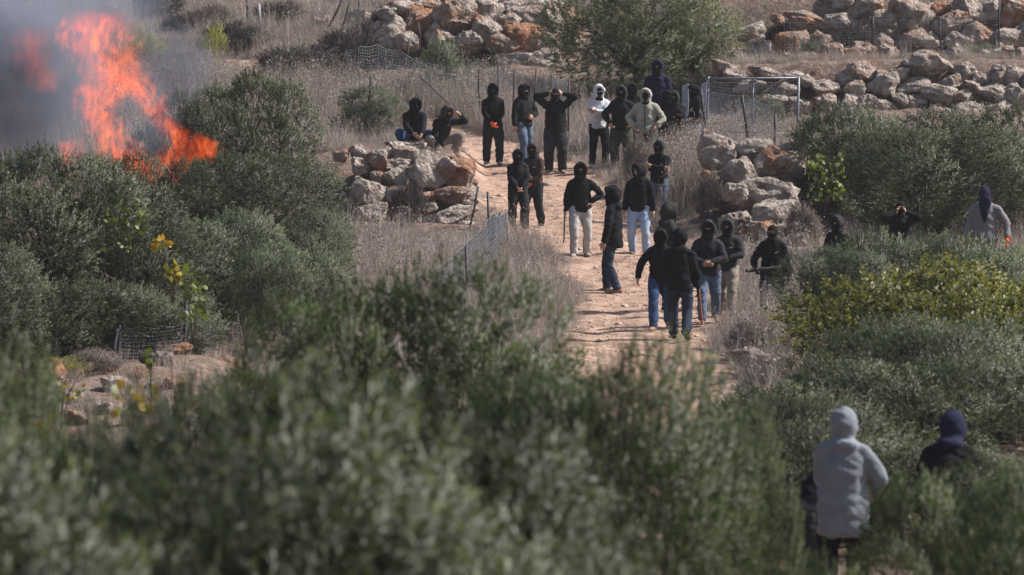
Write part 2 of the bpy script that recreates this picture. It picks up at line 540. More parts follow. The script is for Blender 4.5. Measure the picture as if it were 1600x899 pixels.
CROWN = {}
for i in range(6):
    CROWN['olive%d' % i] = (crown_mesh('olive_crown', 11 + i * 7), 11 + i)
for i in range(3):
    CROWN['bush%d' % i] = (crown_mesh('bush_crown', 211 + i * 9, n=3600, H=1.75, z0=.10, lobes=15, up=.7), 211 + i)
CROWN['loose'] = (crown_mesh('loose_crown', 91, n=3400, nl=20, ll=.08, lw=.028, lobes=20, fill=.45, shoot=(.22, .48), gap=.35), 91)
CROWN['vine'] = (crown_mesh('vine_tangle', 121, n=1700, nl=13, ll=.085, lw=.070, W=4, H=2.0, z0=.1, lobes=22, shoot=(.2, .5), up=.35, wide=.42, spread=(40, 85)), 121)
CROWN['shrub'] = (crown_mesh('shrub_foliage', 151, n=380, nl=16, ll=.085, lw=.020, W=1.2, H=1.0, z0=.05, lobes=9, shoot=(.18, .36)), 151)
CROWN['shrub_b'] = (crown_mesh('shrub_foliage', 163, n=300, nl=16, ll=.08, lw=.018, W=1.2, H=1.0, z0=.05, lobes=6, shoot=(.25, .5), up=1.1), 163)
CROWN['twiggy'] = (crown_mesh('brush_twigs', 181, n=1100, nl=12, ll=.13, lw=.011, W=1.2, H=1.0, z0=.02, lobes=8, shoot=(.2, .4), up=.8, spread=(10, 40)), 181)
SIZE = {'bush0': (4, 1.85), 'bush1': (4, 1.85), 'bush2': (4, 1.85), 'vine': (4, 2.1), 'shrub': (1.2, 1.05), 'shrub_b': (1.2, 1.05), 'twiggy': (1.2, 1.0)}
TRUNK = {}
for k_, ((me_, lc_), sd_) in CROWN.items():
    if k_.startswith(('olive', 'bush')) or k_ == 'loose':
        TRUNK[k_] = trunk_mesh('olive_trunk', lc_, sd_)
def dress(o, mat):
    """a material of the object's own on a shared mesh"""
    if not len(o.data.materials): o.data.materials.append(None)
    o.material_slots[0].link = 'OBJECT'
    o.material_slots[0].material = M[mat]
    return o

def tree(name, kind, mat, px, top, d, wpx, label, cat='tree', group=None, rz=0.0, base=None, sy=None):
    """a tree whose crown top shows at (px, top) and which is wpx wide, standing d metres out"""
    p = at(px, top, d)
    zb = gz(p.x, d) if base is None else base
    hgt = max(p.z - zb, .3)
    if kind.startswith('olive') and hgt / 3.6 < .66 * wpx * mpp(d) / 4:
        kind = 'bush%d' % (int(kind[-1]) % 3)
    wm, hm = SIZE.get(kind, (4.0, 3.6))
    sx = wpx * mpp(d) / wm
    o = empty(name, (p.x, d, zb), rz)
    o.scale = (sx, sx if sy is None else sy, hgt / hm)
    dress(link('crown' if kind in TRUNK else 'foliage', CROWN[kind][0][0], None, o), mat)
    if kind in TRUNK:
        me = TRUNK[kind]
        if not len(me.materials): me.materials.append(M['bark'])
        link('trunk', me, None, o)
    tag(o, label, cat, group)
    return o

G_OL = 'olive trees on the slope'
# near, out of focus
tree('olive_tree', 'olive1', 'olive', 190, 628, 25, 1350, 'blurred olive tree filling the bottom left corner, nearest to the camera', group=G_OL, rz=.4)
tree('olive_tree', 'olive2', 'olive', 620, 668, 27, 980, 'blurred olive tree at the bottom edge, just beside the corner one', group=G_OL, rz=2.1)
tree('olive_tree', 'olive0', 'olive_warm', -70, 500, 33, 420, 'blurred olive crown cut by the picture edge below the fence', group=G_OL, rz=1.0)
tree('olive_tree', 'olive3', 'olive_warm', 640, 428, 44, 620, 'broad olive tree below the wire fence, in front of the dry grass', group=G_OL, rz=.9)
tree('olive_tree', 'olive4', 'olive_warm', 1010, 548, 38, 420, 'olive tree hiding the lower end of the dirt track', group=G_OL, rz=3.0)
tree('olive_tree', 'olive5', 'olive_warm', 900, 590, 35, 560, 'dark olive tree at the bottom, between the broad one and the track', group=G_OL, rz=4.0)
tree('olive_tree', 'olive1', 'olive_warm', 1550, 742, 38, 400, 'low olive tree in front of the two hooded people at the bottom', group=G_OL, rz=5.2)
tree('olive_tree', 'olive2', 'olive_warm', 1270, 884, 36, 260, 'small olive top below the long grey hoodie', group=G_OL, rz=2.2)
tree('olive_tree', 'olive3', 'olive', 1400, 690, 57, 560, 'shaded olive tree right behind the two hooded people at the bottom', group=G_OL, rz=3.7)
tree('olive_tree', 'olive0', 'olive', 1180, 660, 56, 360, 'shaded olive tree below the stones, left of the long grey hoodie', group=G_OL, rz=.7)
tree('olive_tree', 'olive5', 'olive_warm', 1590, 720, 50, 300, 'blurred olive tree at the picture edge beside the navy hood', group=G_OL, rz=.7)
tree('olive_tree', 'olive4', 'olive', 320, 600, 40, 240, 'blurred olive tree in front of the low posted fence', group=G_OL, rz=1.7)
tree('olive_tree', 'olive0', 'olive_warm', 475, 482, 43, 330, 'broad blurred olive tree touching the low posted fence', group=G_OL, rz=5.9)
tree('olive_tree', 'olive5', 'olive_warm', 10, 560, 37, 210, 'blurred olive tip at the picture edge beside the rocky shelf', group=G_OL, rz=4.4)
tree('olive_tree', 'olive4', 'olive_warm', 160, 668, 31, 330, 'blurred olive top just below the yellow leaves', group=G_OL, rz=2.4)
tree('olive_tree', 'olive2', 'olive', 130, 700, 47, 520, 'blurred olive tree below the rocky shelf and the yellow leaves', group=G_OL, rz=2.7)
tree('olive_tree', 'olive1', 'olive_warm', 470, 585, 52, 400, 'olive tree right below the low posted fence', group=G_OL, rz=3.7)
tree('olive_tree', 'olive0', 'olive_warm', 760, 545, 52, 420, 'olive tree filling the gap under the netting fence', group=G_OL, rz=4.7)
tree('olive_tree', 'olive2', 'olive_grey', 1480, 500, 73, 420, 'grey green olive bush between the vine thicket and the dense olive tree', group=G_OL, rz=1.1)
tree('olive_tree', 'olive1', 'olive_warm', 1150, 655, 37, 210, 'blurred olive edge reaching down beside the long grey hoodie', group=G_OL, rz=.9)
tree('olive_tree', 'olive0', 'olive_warm', 1395, 838, 43, 190, 'small blurred olive top between the two hooded people at the bottom', group=G_OL, rz=1.4)
# middle distance, right
tree('olive_tree', 'olive0', 'olive', 1400, 560, 66, 520, 'dense olive tree behind the grey hooded person at the bottom', group=G_OL, rz=1.3)
tree('olive_tree', 'olive4', 'olive', 1570, 520, 69, 420, 'olive tree at the picture edge above the navy hood', group=G_OL, rz=.2)
tree('olive_tree', 'olive3', 'olive', 1250, 620, 62, 330, 'small olive tree below the scattered stones beside the track', group=G_OL, rz=.2)
tree('vine_thicket', 'vine', 'vine', 1440, 412, 80, 460, 'yellowing vine thicket spreading in front of the masked people', 'vine', rz=.3)
tree('vine_thicket', 'vine', 'vine', 1600, 445, 77, 260, 'yellow green vine mound at the picture edge under the grey shirt', 'vine', rz=2.0)
tree('olive_tree', 'olive5', 'olive_grey', 1325, 392, 87, 230, 'grey green olive bush beside the person with the club', group=G_OL, rz=.5)
tree('olive_tree', 'olive2', 'olive_grey', 1420, 366, 88, 290, 'grey green olive bush in front of the person adjusting a mask', group=G_OL, rz=1.5)
tree('olive_tree', 'olive0', 'olive_grey', 1560, 392, 87, 260, 'grey green olive bush in front of the grey shirted person', group=G_OL, rz=2.5)
# right, behind the people
tree('olive_tree', 'olive1', 'olive', 1390, 172, 110, 300, 'dark olive tree behind the person touching their mask', group=G_OL, rz=.8)
tree('olive_tree', 'olive3', 'olive', 1545, 165, 108, 320, 'dark olive tree behind the navy head scarf', group=G_OL, rz=1.8)
tree('olive_tree', 'olive4', 'olive', 1310, 225, 111, 130, 'narrow dark olive tree next to the pale boulders', group=G_OL, rz=2.8)
tree('olive_tree', 'olive5', 'olive', 1470, 200, 104, 330, 'wide dark olive tree between the masked pair on the slope', group=G_OL, rz=4.4)
# left
tree('olive_tree', 'olive2', 'olive', 45, 238, 82, 330, 'big dark olive tree at the picture edge below the smoke', group=G_OL, rz=1.1)
tree('olive_tree', 'olive4', 'olive', 190, 285, 83, 260, 'dark olive tree under the flames beside the big edge tree', group=G_OL, rz=3.3)
tree('olive_tree', 'olive1', 'olive', -30, 380, 79, 260, 'dark olive tree low at the picture edge', group=G_OL, rz=5.3)
tree('olive_tree', 'olive0', 'olive', 405, 245, 97, 310, 'round olive tree touched by the fire, beside the stone wall', group=G_OL, rz=.3)
tree('olive_tree', 'olive3', 'olive_grey', 350, 335, 86, 280, 'silvery olive tree above the dark posted fence', group=G_OL, rz=2.9)
tree('olive_tree', 'olive5', 'olive_grey', 455, 395, 84, 180, 'small silvery olive bush right above the broad blurred tree', group=G_OL, rz=1.9)
tree('olive_tree', 'olive2', 'olive', 385, 118, 106, 215, 'olive tree standing behind the flames on the slope', group=G_OL, rz=.6)
tree('olive_tree', 'olive4', 'olive', 285, 150, 105, 160, 'smoky olive tree right behind the burning one', group=G_OL, rz=2.6)
tree('olive_tree', 'olive1', 'olive', 235, 245, 100, 200, 'burning olive tree wrapped in flames', group=G_OL, rz=2.2)
tree('olive_tree', 'olive0', 'olive_grey', 575, 135, 121, 118, 'small olive tree beside the squatting pair', group=G_OL, rz=4.2)
tree('olive_tree', 'olive3', 'olive', 95, 440, 80.5, 330, 'dark low olive growth under the big edge tree', group=G_OL, rz=.6)
tree('olive_tree', 'olive5', 'olive', 235, 455, 81.5, 230, 'dark low olive growth behind the low posted fence', group=G_OL, rz=2.9)
tree('olive_tree', 'olive1', 'olive', 370, 440, 89, 240, 'shaded olive growth between the fence and the silvery tree', group=G_OL, rz=1.9)
tree('olive_tree', 'olive4', 'olive', 480, 330, 93, 160, 'olive growth at the foot of the round tree beside the stone wall', group=G_OL, rz=3.9)
# top
tree('almond_tree', 'loose', 'tree_pale', 1000, -60, 134, 300, 'pale leafy tree behind the standing group', rz=.2)
tree('almond_tree', 'loose', 'tree_pale', 1085, 40, 134, 110, 'yellowish smaller tree right above the metal gate', rz=1.2)
G_SH = 'small shrubs on the terraces'
for k_, mt, px, tp, d, wp, lb in [
        ('shrub', 'olive_grey', 690, 62, 133, 85, 'grey green shrub under the rock outcrop'),
        ('shrub_b', 'olive_grey', 1275, 62, 137, 65, 'grey green shrub beside the orange boulder on the terrace'),
        ('shrub', 'olive_grey', 1350, 74, 136, 100, 'wide grey green shrub on the terrace above the stone wall'),
        ('shrub_b', 'olive_grey', 1525, 68, 136, 70, 'green tufted shrub above the rounded terrace stones'),
        ('shrub', 'olive_grey', 1180, 84, 136, 70, 'low pale shrub above the metal gate'),
        ('shrub_b', 'yellow_shrub', 228, 45, 141, 60, 'yellow green bush just behind the top of the flames'),
        ('shrub_b', 'yellow_shrub', 338, 36, 141, 42, 'upright yellow green bush on the upper slope'),
        ('shrub', 'olive_grey', 1195, 150, 127, 60, 'grey green shrub growing behind the metal gate'),
        ('shrub', 'olive', 1305, 205, 116, 80, 'dark shrub between the boulders and the big olive tree'),
        ('twiggy', 'brush_dark', 640, 290, 109.6, 62, 'dark dead bush in front of the tumbled stone wall'),
        ('twiggy', 'brush_dark', 470, 72, 137, 150, 'dark brush heap on the bank above the terrace'),
        ('twiggy', 'brush_dark', 555, 42, 138.5, 120, 'long dark brush heap beside the outcrop'),
        ('twiggy', 'brush', 150, 590, 78.5, 90, 'brown dead brush on the rocky shelf'),
        ('shrub', 'vine', 95, 575, 78, 90, 'yellowish green bramble bush on the rocky shelf'),
        ('twiggy', 'brush_dark', 600, 12, 145, 70, 'dark scrub above the end of the outcrop'),
        ('twiggy', 'brush_dark', 1230, 30, 141, 70, 'dark scrub behind the pale leafy tree'),
        ('twiggy', 'brush_dark', 280, 20, 146, 70, 'dark scrub between the two yellow bushes'),
        ('twiggy', 'brush', 1118, 270, 109, 70, 'brown dead brush against the big pitted boulders'),
        ('twiggy', 'brush', 1255, 318, 106, 60, 'dead brush between the boulders and the yellow green sprout'),
        ('twiggy', 'brush', 1190, 505, 84, 120, 'dead brush beside the lower end of the track'),
        ('twiggy', 'brush_dark', 1340, 38, 139.6, 75, 'dark dead bush under the white boulders'),
        ('twiggy', 'brush_dark', 435, 3, 148, 80, 'brown thorn bush at the top of the slope'),
        ('twiggy', 'brush_dark', 245, -25, 149, 90, 'dark thorn bush above the flames'),
        ('twiggy', 'brush_dark', 370, 35, 143, 110, 'low dark brush beside the yellow bush'),
        ('twiggy', 'brush', 330, 8, 148, 80, 'brown brush behind the upright yellow bush'),
        ('twiggy', 'brush', 1000, 215, 115.5, 60, 'brown weeds patch at the feet of the dark hoodies'),
]:
    tree('shrub', k_, mt, px, tp, d, wp, lb, 'shrub', G_SH, rz=px * .37)

# ------------------------------------------------------------------ dry grass (nobody could count it)
SRC = bpy.data.collections.new('tuft_sources')
def blade_tuft(name, seed, nb, rad, hgt, wid, lean=.35, heads=0):
    rng = np.random.default_rng(seed)
    V, Q, tt = [], [], []
    for i in range(nb):
        a = rng.uniform(0, 6.28); r = rad * math.sqrt(rng.random())
        b = np.array([r * math.cos(a), r * math.sin(a), -.03])
        hh = hgt * rng.uniform(.45, 1.05)
        ln = np.array([rng.normal(0, lean), rng.normal(0, lean), 1.0])
        ln /= np.linalg.norm(ln)
        bend = rng.normal(0, .25, 3) * [1, 1, .2]
        s = unit(np.cross(ln, rng.normal(0, 1, 3)))
        pts = [b, b + ln * hh * .5 + bend * hh * .15, b + ln * hh + bend * hh * .55]
        ws = [wid, wid * .8, wid * .25]
        o = sum(len(x) for x in V)
        V.append(np.concatenate([[p - s * w_ * .5, p + s * w_ * .5] for p, w_ in zip(pts, ws)]))
        Q += [(o, o + 1, o + 3, o + 2), (o + 2, o + 3, o + 5, o + 4)]
        tv = np.clip(rng.normal(.5, .22), 0, 1)
        tt += [tv * .8, tv]
        if heads and rng.random() < heads:
            for q in range(5):
                c = pts[2] + rng.normal(0, .035, 3)
                u1, u2 = unit(rng.normal(0, 1, (2, 3))) * rng.uniform(.008, .02)
                o = sum(len(x) for x in V)
                V.append(np.array([c - u1, c - u2, c + u1, c + u2])); Q.append((o, o + 1, o + 2, o + 3)); tt.append(np.clip(rng.normal(.2, .15), 0, 1))
    me = mesh_np(name, np.concatenate(V), np.array(Q))
    face_attr(me, 'tint', tt)
    return me
def source(name, me, mat):
    me.materials.append(M[mat])
    o = bpy.data.objects.new(name, me)
    SRC.objects.link(o)
for i in range(4): source('a_tuft_%d' % i, blade_tuft('straw_tuft', 300 + i, 60, .22, .34, .0075, .32), 'straw')
for i in range(3): source('b_tall_%d' % i, blade_tuft('tall_straw', 320 + i, 44, .22, .72, .008, .24, .22), 'straw')
for i in range(3): source('c_brush_%d' % i, blade_tuft('brush_tuft', 340 + i, 64, .22, .30, .008, .7, .03), 'brush')

def scatter(name, pts, rz, sc, idx, label, mat=None):
    me = bpy.data.meshes.new(name)
    me.vertices.add(len(pts)); me.vertices.foreach_set('co', np.asarray(pts, dtype=np.float32).ravel())
    rot = np.zeros((len(pts), 3), dtype=np.float32); rot[:, 2] = rz
    point_attr(me, 'rot', rot, 'FLOAT_VECTOR')
    point_attr(me, 'scl', np.asarray(sc, dtype=np.float32))
    point_attr(me, 'idx', np.asarray(idx, dtype=np.int32), 'INT')
    o = link(name, me)
    g = bpy.data.node_groups.new(name, 'GeometryNodeTree')
    g.interface.new_socket('Geometry', in_out='INPUT', socket_type='NodeSocketGeometry')
    g.interface.new_socket('Geometry', in_out='OUTPUT', socket_type='NodeSocketGeometry')
    gi, go = g.nodes.new('NodeGroupInput'), g.nodes.new('NodeGroupOutput')
    ci = g.nodes.new('GeometryNodeCollectionInfo')
    ci.inputs['Collection'].default_value = SRC
    ci.inputs['Separate Children'].default_value = True
    ci.inputs['Reset Children'].default_value = True
    ip = g.nodes.new('GeometryNodeInstanceOnPoints')
    ip.inputs['Pick Instance'].default_value = True
    def na(nm, ty):
        q = g.nodes.new('GeometryNodeInputNamedAttribute'); q.data_type = ty; q.inputs[0].default_value = nm
        return q.outputs[0]
    g.links.new(gi.outputs[0], ip.inputs['Points'])
    g.links.new(ci.outputs[0], ip.inputs['Instance'])
    g.links.new(na('idx', 'INT'), ip.inputs['Instance Index'])
    g.links.new(na('rot', 'FLOAT_VECTOR'), ip.inputs['Rotation'])
    g.links.new(na('scl', 'FLOAT'), ip.inputs['Scale'])
    g.links.new(ip.outputs[0], go.inputs[0])
    md = o.modifiers.new('scatter', 'NODES'); md.node_group = g
    tag(o, label, kind='stuff')
    return o

rng = np.random.default_rng(5)
N = 60000
yy = 70 + 86 * rng.random(N) ** .9
xx = (rng.random(N) * 2 - 1) * (yy / F * 860 + 1.5)
pd = path_d(xx, yy)
dens = sstep(.92, 1.35, pd) * (.55 + .6 * sstep(-.5, .5, fbm(xx * .5, yy * .5, s=41, o=3)))
# thin out on bare red patches; open shelf by the lower fence
dens *= np.where((xx < -3.2) & (yy < 88), .04, 1) * (1 - ledge(xx, yy))
dens *= np.where(yy > 132, .8, 1)
dens = np.maximum(dens, .05 * (pd < .3) + .03 * (pd < 1))
k = rng.random(N) < dens
xx, yy, pd = xx[k], yy[k], pd[k]
zz = ground(xx, yy)
tall = (sstep(2.1, 2.6, xx) * (1 - sstep(3.6, 4.4, xx)) * sstep(104, 107, yy) * (1 - sstep(117, 120, yy)))      # weeds right of the track
tall = np.maximum(tall, (1 - sstep(-.3, .5, xx)) * sstep(126, 128, yy) * (1 - sstep(133, 136, yy)) * .7)
mix = fbm(xx * .8, yy * .8, s=47, o=3)
rr = rng.random(len(xx))
idx = np.where(rr < .12 + .75 * tall, rng.integers(4, 7, len(xx)), np.where(rr + mix * .35 > .84, rng.integers(7, 10, len(xx)), rng.integers(0, 4, len(xx))))
sc = rng.uniform(.65, 1.25, len(xx)) * (.32 + .68 * sstep(.85, 1.7, pd)) * (1 + .35 * tall)
low = .85 * sstep(-3.6, -3.0, xx) * (1 - sstep(-.5, 0, xx)) * sstep(113, 113.5, yy) * (1 - sstep(119, 120.5, yy))
for x0_, x1_, y0_, y1_ in ((-3.4, -.4, 107.5, 113.6), (3.2, 6.2, 103, 111), (3.8, 14, 127.5, 132.8), (3.8, 14, 136, 142.2), (-3.6, 1.8, 136, 142.8)):
    low = np.maximum(low, sstep(x0_ - .4, x0_ + .2, xx) * (1 - sstep(x1_ - .2, x1_ + .4, xx)) * sstep(y0_ - .6, y0_ + .4, yy) * (1 - sstep(y1_ - .2, y1_ + .2, yy)))
low = np.maximum(low, .45 * sstep(4.0, 4.6, xx) * sstep(132.8, 133.4, yy) * (1 - sstep(142, 143, yy)))
sc = sc * (1 - .78 * low)
scatter('dry_grass', np.stack([xx, yy, zz], -1), rng.uniform(0, 6.28, len(xx)), sc, idx, 'dry straw coloured grass and dead weeds covering the slope')

# ------------------------------------------------------------------ stones
def rock_mesh(seed, sub=4):
    bm = bmesh.new()
    bmesh.ops.create_icosphere(bm, subdivisions=sub, radius=1.0)
    V = np.array([v.co for v in bm.verts])
    rng = np.random.default_rng(seed)
    n = rng.integers(7, 11)
    for nrm in unit(rng.normal(0, 1, (n, 3))):            # broken faces
        cut = rng.uniform(.50, .84)
        dd = V @ nrm
        V = V - np.maximum(dd - cut, 0)[:, None] * nrm * .92
    q = V * 1.0
    dsp = .14 * fbm(q[:, 0] * 1.7, q[:, 1] * 1.7, q[:, 2] * 1.7, s=seed, o=2) + .085 * fbm(q[:, 0] * 4.5, q[:, 1] * 4.5, q[:, 2] * 4.5, s=seed + 3, o=4)
    pit = np.minimum(fbm(q[:, 0] * 3.4, q[:, 1] * 3.4, q[:, 2] * 3.4, s=seed + 9, o=2) + .55, 0) * .18
    V = V + unit(V) * (dsp + pit)[:, None]
    V = (V - (V.max(0) + V.min(0)) / 2) / ((V.max(0) - V.min(0)) / 2)
    for v, c in zip(bm.verts, V): v.co = c
    me = bpy.data.meshes.new('stone')
    bm.to_mesh(me); bm.free()
    me.polygons.foreach_set('use_smooth', np.ones(len(me.polygons), dtype=bool))
    try: me.set_sharp_from_angle(angle=math.radians(38))
    except Exception: pass
    return me
ROCKS = [rock_mesh(500 + i * 13) for i in range(9)]
rrng = random.Random(3)
def stone(px, py, wpx, hpx, d, mat, parent=None, name='stone', depth=.85):
    s = mpp(d)
    o = dress(link(name, ROCKS[rrng.randrange(len(ROCKS))], None), mat)
    p = at(px, py, d)
    sx, sz = wpx * s * .54, hpx * s * .54
    sy = depth * .5 * (sx + sz)
    o.scale = (sx, sy, sz)
    o.rotation_euler = (rrng.uniform(-.2, .2), rrng.uniform(-.32, .32), rrng.choice([0, PI]) + rrng.uniform(-.5, .5))
    if parent is not None:
        o.parent = parent
        p = p - parent.location
    o.location = p
    return o

MATS = {'g': 'rock_grey', 'w': 'rock', 'o': 'rock_warm'}
def wall(name, label, cat, d_of, items, ox, oy, k, loc, fill=None, grow=1.08):
    root = empty(name, loc)
    for it in items:
        cx, cy, w_, h_, m_ = it
        px, py = ox + cx / k, oy + cy / k
        stone(px, py, w_ / k * grow, h_ / k * grow, d_of(px, py), MATS[m_], root)
    if fill:
        for (x0, x1, y0, y1, n, s0, s1, off) in fill:
            for i in range(n):
                px, py = rrng.uniform(x0, x1), rrng.uniform(y0, y1)
                sz = rrng.uniform(s0, s1)
                stone(px, py, sz * rrng.uniform(1, 1.5), sz, d_of(px, py) + off, MATS[rrng.choice('gwwo')], root)
    tag(root, label, cat, kind='thing')
    return root

L_ITEMS = [(200, 130, 150, 110, 'o'), (345, 205, 150, 170, 'o'), (425, 130, 120, 95, 'w'), (540, 150, 185, 120, 'w'), (190, 240, 135, 125, 'g'),
           (500, 220, 145, 95, 'g'), (465, 312, 185, 135, 'w'), (330, 325, 95, 105, 'o'), (262, 430, 235, 210, 'w'), (285, 590, 215, 160, 'w'),
           (700, 285, 265, 300, 'w'), (915, 288, 255, 235, 'o'), (600, 390, 110, 90, 'o'), (895, 465, 265, 145, 'w'), (1000, 522, 90, 66, 'w'),
           (700, 470, 130, 90, 'o'), (690, 553, 160, 88, 'w'), (920, 602, 330, 145, 'w'), (1005, 690, 140, 105, 'w'), (730, 645, 130, 95, 'w'),
           (250, 712, 155, 115, 'w'), (400, 692, 155, 85, 'o'), (560, 645, 190, 105, 'g'), (470, 82, 160, 55, 'w'), (60, 160, 110, 85, 'o'),
           (500, 470, 190, 130, 'g'), (520, 560, 170, 110, 'w'), (860, 700, 160, 90, 'g'), (630, 92, 120, 60, 'w'), (330, 755, 210, 120, 'w'), (560, 745, 190, 110, 'g'), (790, 765, 210, 110, 'w'), (960, 760, 150, 95, 'o')]
wall('tumbled_stone_wall', 'tumbled wall of pale and rust red boulders under the squatting pair', 'stone wall',
     lambda px, py: 113.0 - (py - 225) * .012, L_ITEMS, 520, 210, 4.73, (at(640, 360, 112).x, 112, gz(at(640, 360, 112).x, 112)),
     [(560, 740, 245, 345, 26, 16, 30, .55)])
R_ITEMS = [(230, 650, 155, 115, 'w'), (240, 700, 160, 105, 'w'), (400, 690, 165, 135, 'g'), (500, 740, 215, 155, 'w'), (565, 690, 155, 95, 'w'),
           (460, 858, 240, 120, 'o'), (490, 960, 215, 135, 'o'), (440, 1030, 135, 85, 'w'), (560, 1030, 155, 85, 'w'), (560, 1090, 155, 85, 'w'),
           (570, 1140, 135, 75, 'w'), (650, 1140, 95, 55, 'w'), (400, 1170, 115, 45, 'w'), (320, 780, 140, 130, 'g'), (330, 870, 130, 110, 'g'),
           (640, 1010, 90, 70, 'o'), (480, 1090, 110, 70, 'o')]
wall('boulder_pile', 'pile of big pitted boulders beside the track, below the metal gate', 'boulders',
     lambda px, py: 110.6 - (py - 225) * .030, R_ITEMS, 1040, 0, 2.853, (at(1190, 360, 108).x, 108, gz(at(1190, 360, 108).x, 108)),
     [(1110, 1250, 245, 350, 14, 22, 40, .8)])
T_ITEMS = [(785, 355, 145, 92, 'w'), (1125, 328, 220, 135, 'g'), (1295, 365, 130, 105, 'w'), (1245, 418, 135, 100, 'g'), (1465, 385, 110, 112, 'g'),
           (1560, 380, 115, 92, 'g'), (1380, 402, 90, 75, 'g'), (900, 380, 80, 55, 'w'), (975, 372, 95, 62, 'w'), (752, 455, 95, 92, 'w'),
           (610, 450, 160, 92, 'g'), (700, 402, 95, 62, 'g'), (900, 432, 165, 130, 'g'), (1050, 440, 155, 85, 'g'), (1180, 480, 190, 105, 'g'),
           (720, 522, 145, 92, 'g'), (600, 525, 125, 105, 'w'), (520, 410, 95, 72, 'g'), (450, 380, 95, 45, 'w'), (310, 368, 165, 55, 'w'),
           (150, 382, 165, 65, 'w'), (105, 342, 125, 65, 'w'), (985, 500, 90, 82, 'w'), (1055, 512, 105, 75, 'g'), (1300, 485, 100, 70, 'g'),
           (1450, 470, 155, 100, 'g'), (1555, 485, 125, 125, 'w'), (1345, 435, 100, 65, 'g'), (820, 520, 110, 85, 'g'), (420, 450, 130, 80, 'g'), (480, 530, 120, 80, 'g'),
           (230, 440, 150, 80, 'g'), (340, 520, 150, 90, 'g'), (1640, 420, 110, 100, 'g'), (890, 530, 100, 70, 'w'), (1180, 560, 160, 90, 'g'), (1330, 555, 150, 80, 'g'), (1480, 560, 150, 90, 'g')]
wall('dry_stone_terrace_wall', 'long grey dry stone wall of rounded boulders along the terrace above the gate', 'stone wall',
     lambda px, py: 132.4 - (py - 90) * .011, T_ITEMS, 1100, 0, 3.2, (at(1350, 190, 131).x, 131, gz(at(1350, 190, 131).x, 131)),
     [(1130, 1600, 120, 175, 60, 16, 28, .5), (1270, 1600, 105, 125, 24, 12, 22, .3)])
U_ITEMS = [(500, 105, 215, 95, 'w'), (680, 112, 150, 85, 'w'), (440, 215, 175, 135, 'o'), (590, 222, 110, 105, 'o'), (280, 245, 140, 95, 'o'),
           (240, 160, 140, 85, 'g'), (370, 100, 70, 55, 'w'), (800, 38, 170, 115, 'w'), (900, 100, 125, 95, 'w'), (1060, 82, 205, 155, 'o'),
           (1175, 40, 110, 65, 'o'), (1245, 116, 195, 115, 'w'), (1390, 176, 185, 115, 'o'), (1530, 187, 170, 90, 'w'), (1350, 40, 205, 135, 'w'),
           (1545, 75, 150, 165, 'o'), (1090, 200, 205, 105, 'w'), (880, 212, 120, 85, 'w'), (1490, 257, 95, 75, 'o'), (90, 150, 95, 65, 'w'),
           (985, 20, 130, 90, 'w'), (1640, 150, 150, 120, 'w'), (740, 200, 130, 80, 'g'), (130, 270, 110, 60, 'w'), (1270, 205, 130, 80, 'g'), (1450, 60, 110, 110, 'g'), (700, 10, 120, 70, 'g')]
wall('boulder_terrace_wall', 'upper terrace wall of huge white and orange boulders', 'stone wall',
     lambda px, py: 140.9 - py * .014, U_ITEMS, 1100, 0, 3.2, (at(1350, 90, 140).x, 140, gz(at(1350, 90, 140).x, 140)),
     [(1290, 1600, -10, 60, 30, 22, 40, .8), (1150, 1600, 80, 98, 26, 13, 32, -4.6)])
C_ITEMS = [(260, 150, 145, 160, 'w'), (380, 95, 150, 140, 'o'), (560, 85, 230, 175, 'w'), (700, 62, 140, 125, 'w'), (830, 70, 110, 85, 'w'),
           (895, 82, 130, 75, 'w'), (690, 155, 150, 135, 'w'), (780, 115, 100, 120, 'w'), (860, 182, 160, 160, 'o'), (985, 105, 80, 155, 'w'),
           (600, 192, 130, 95, 'g'), (330, 40, 170, 75, 'w'), (440, 30, 130, 65, 'w'), (935, 262, 150, 90, 'w'), (800, 272, 170, 70, 'o'),
           (240, 62, 100, 65, 'w'), (480, 165, 130, 110, 'w'), (760, 210, 130, 100, 'w'), (330, 190, 110, 90, 'w'), (640, 20, 150, 70, 'w'), (560, -10, 160, 60, 'w'), (780, 10, 130, 70, 'g'), (950, 190, 100, 90, 'w')]
wall('rock_outcrop', 'pitted pink and rust limestone outcrop at the top, beside the pale leafy tree', 'rocks',
     lambda px, py: 142.2 - py * .018, C_ITEMS, 520, 0, 2.853, (at(740, 95, 140.5).x, 140.5, gz(at(740, 95, 140.5).x, 140.5)),
     [(600, 880, 0, 75, 24, 26, 48, 1.0)])
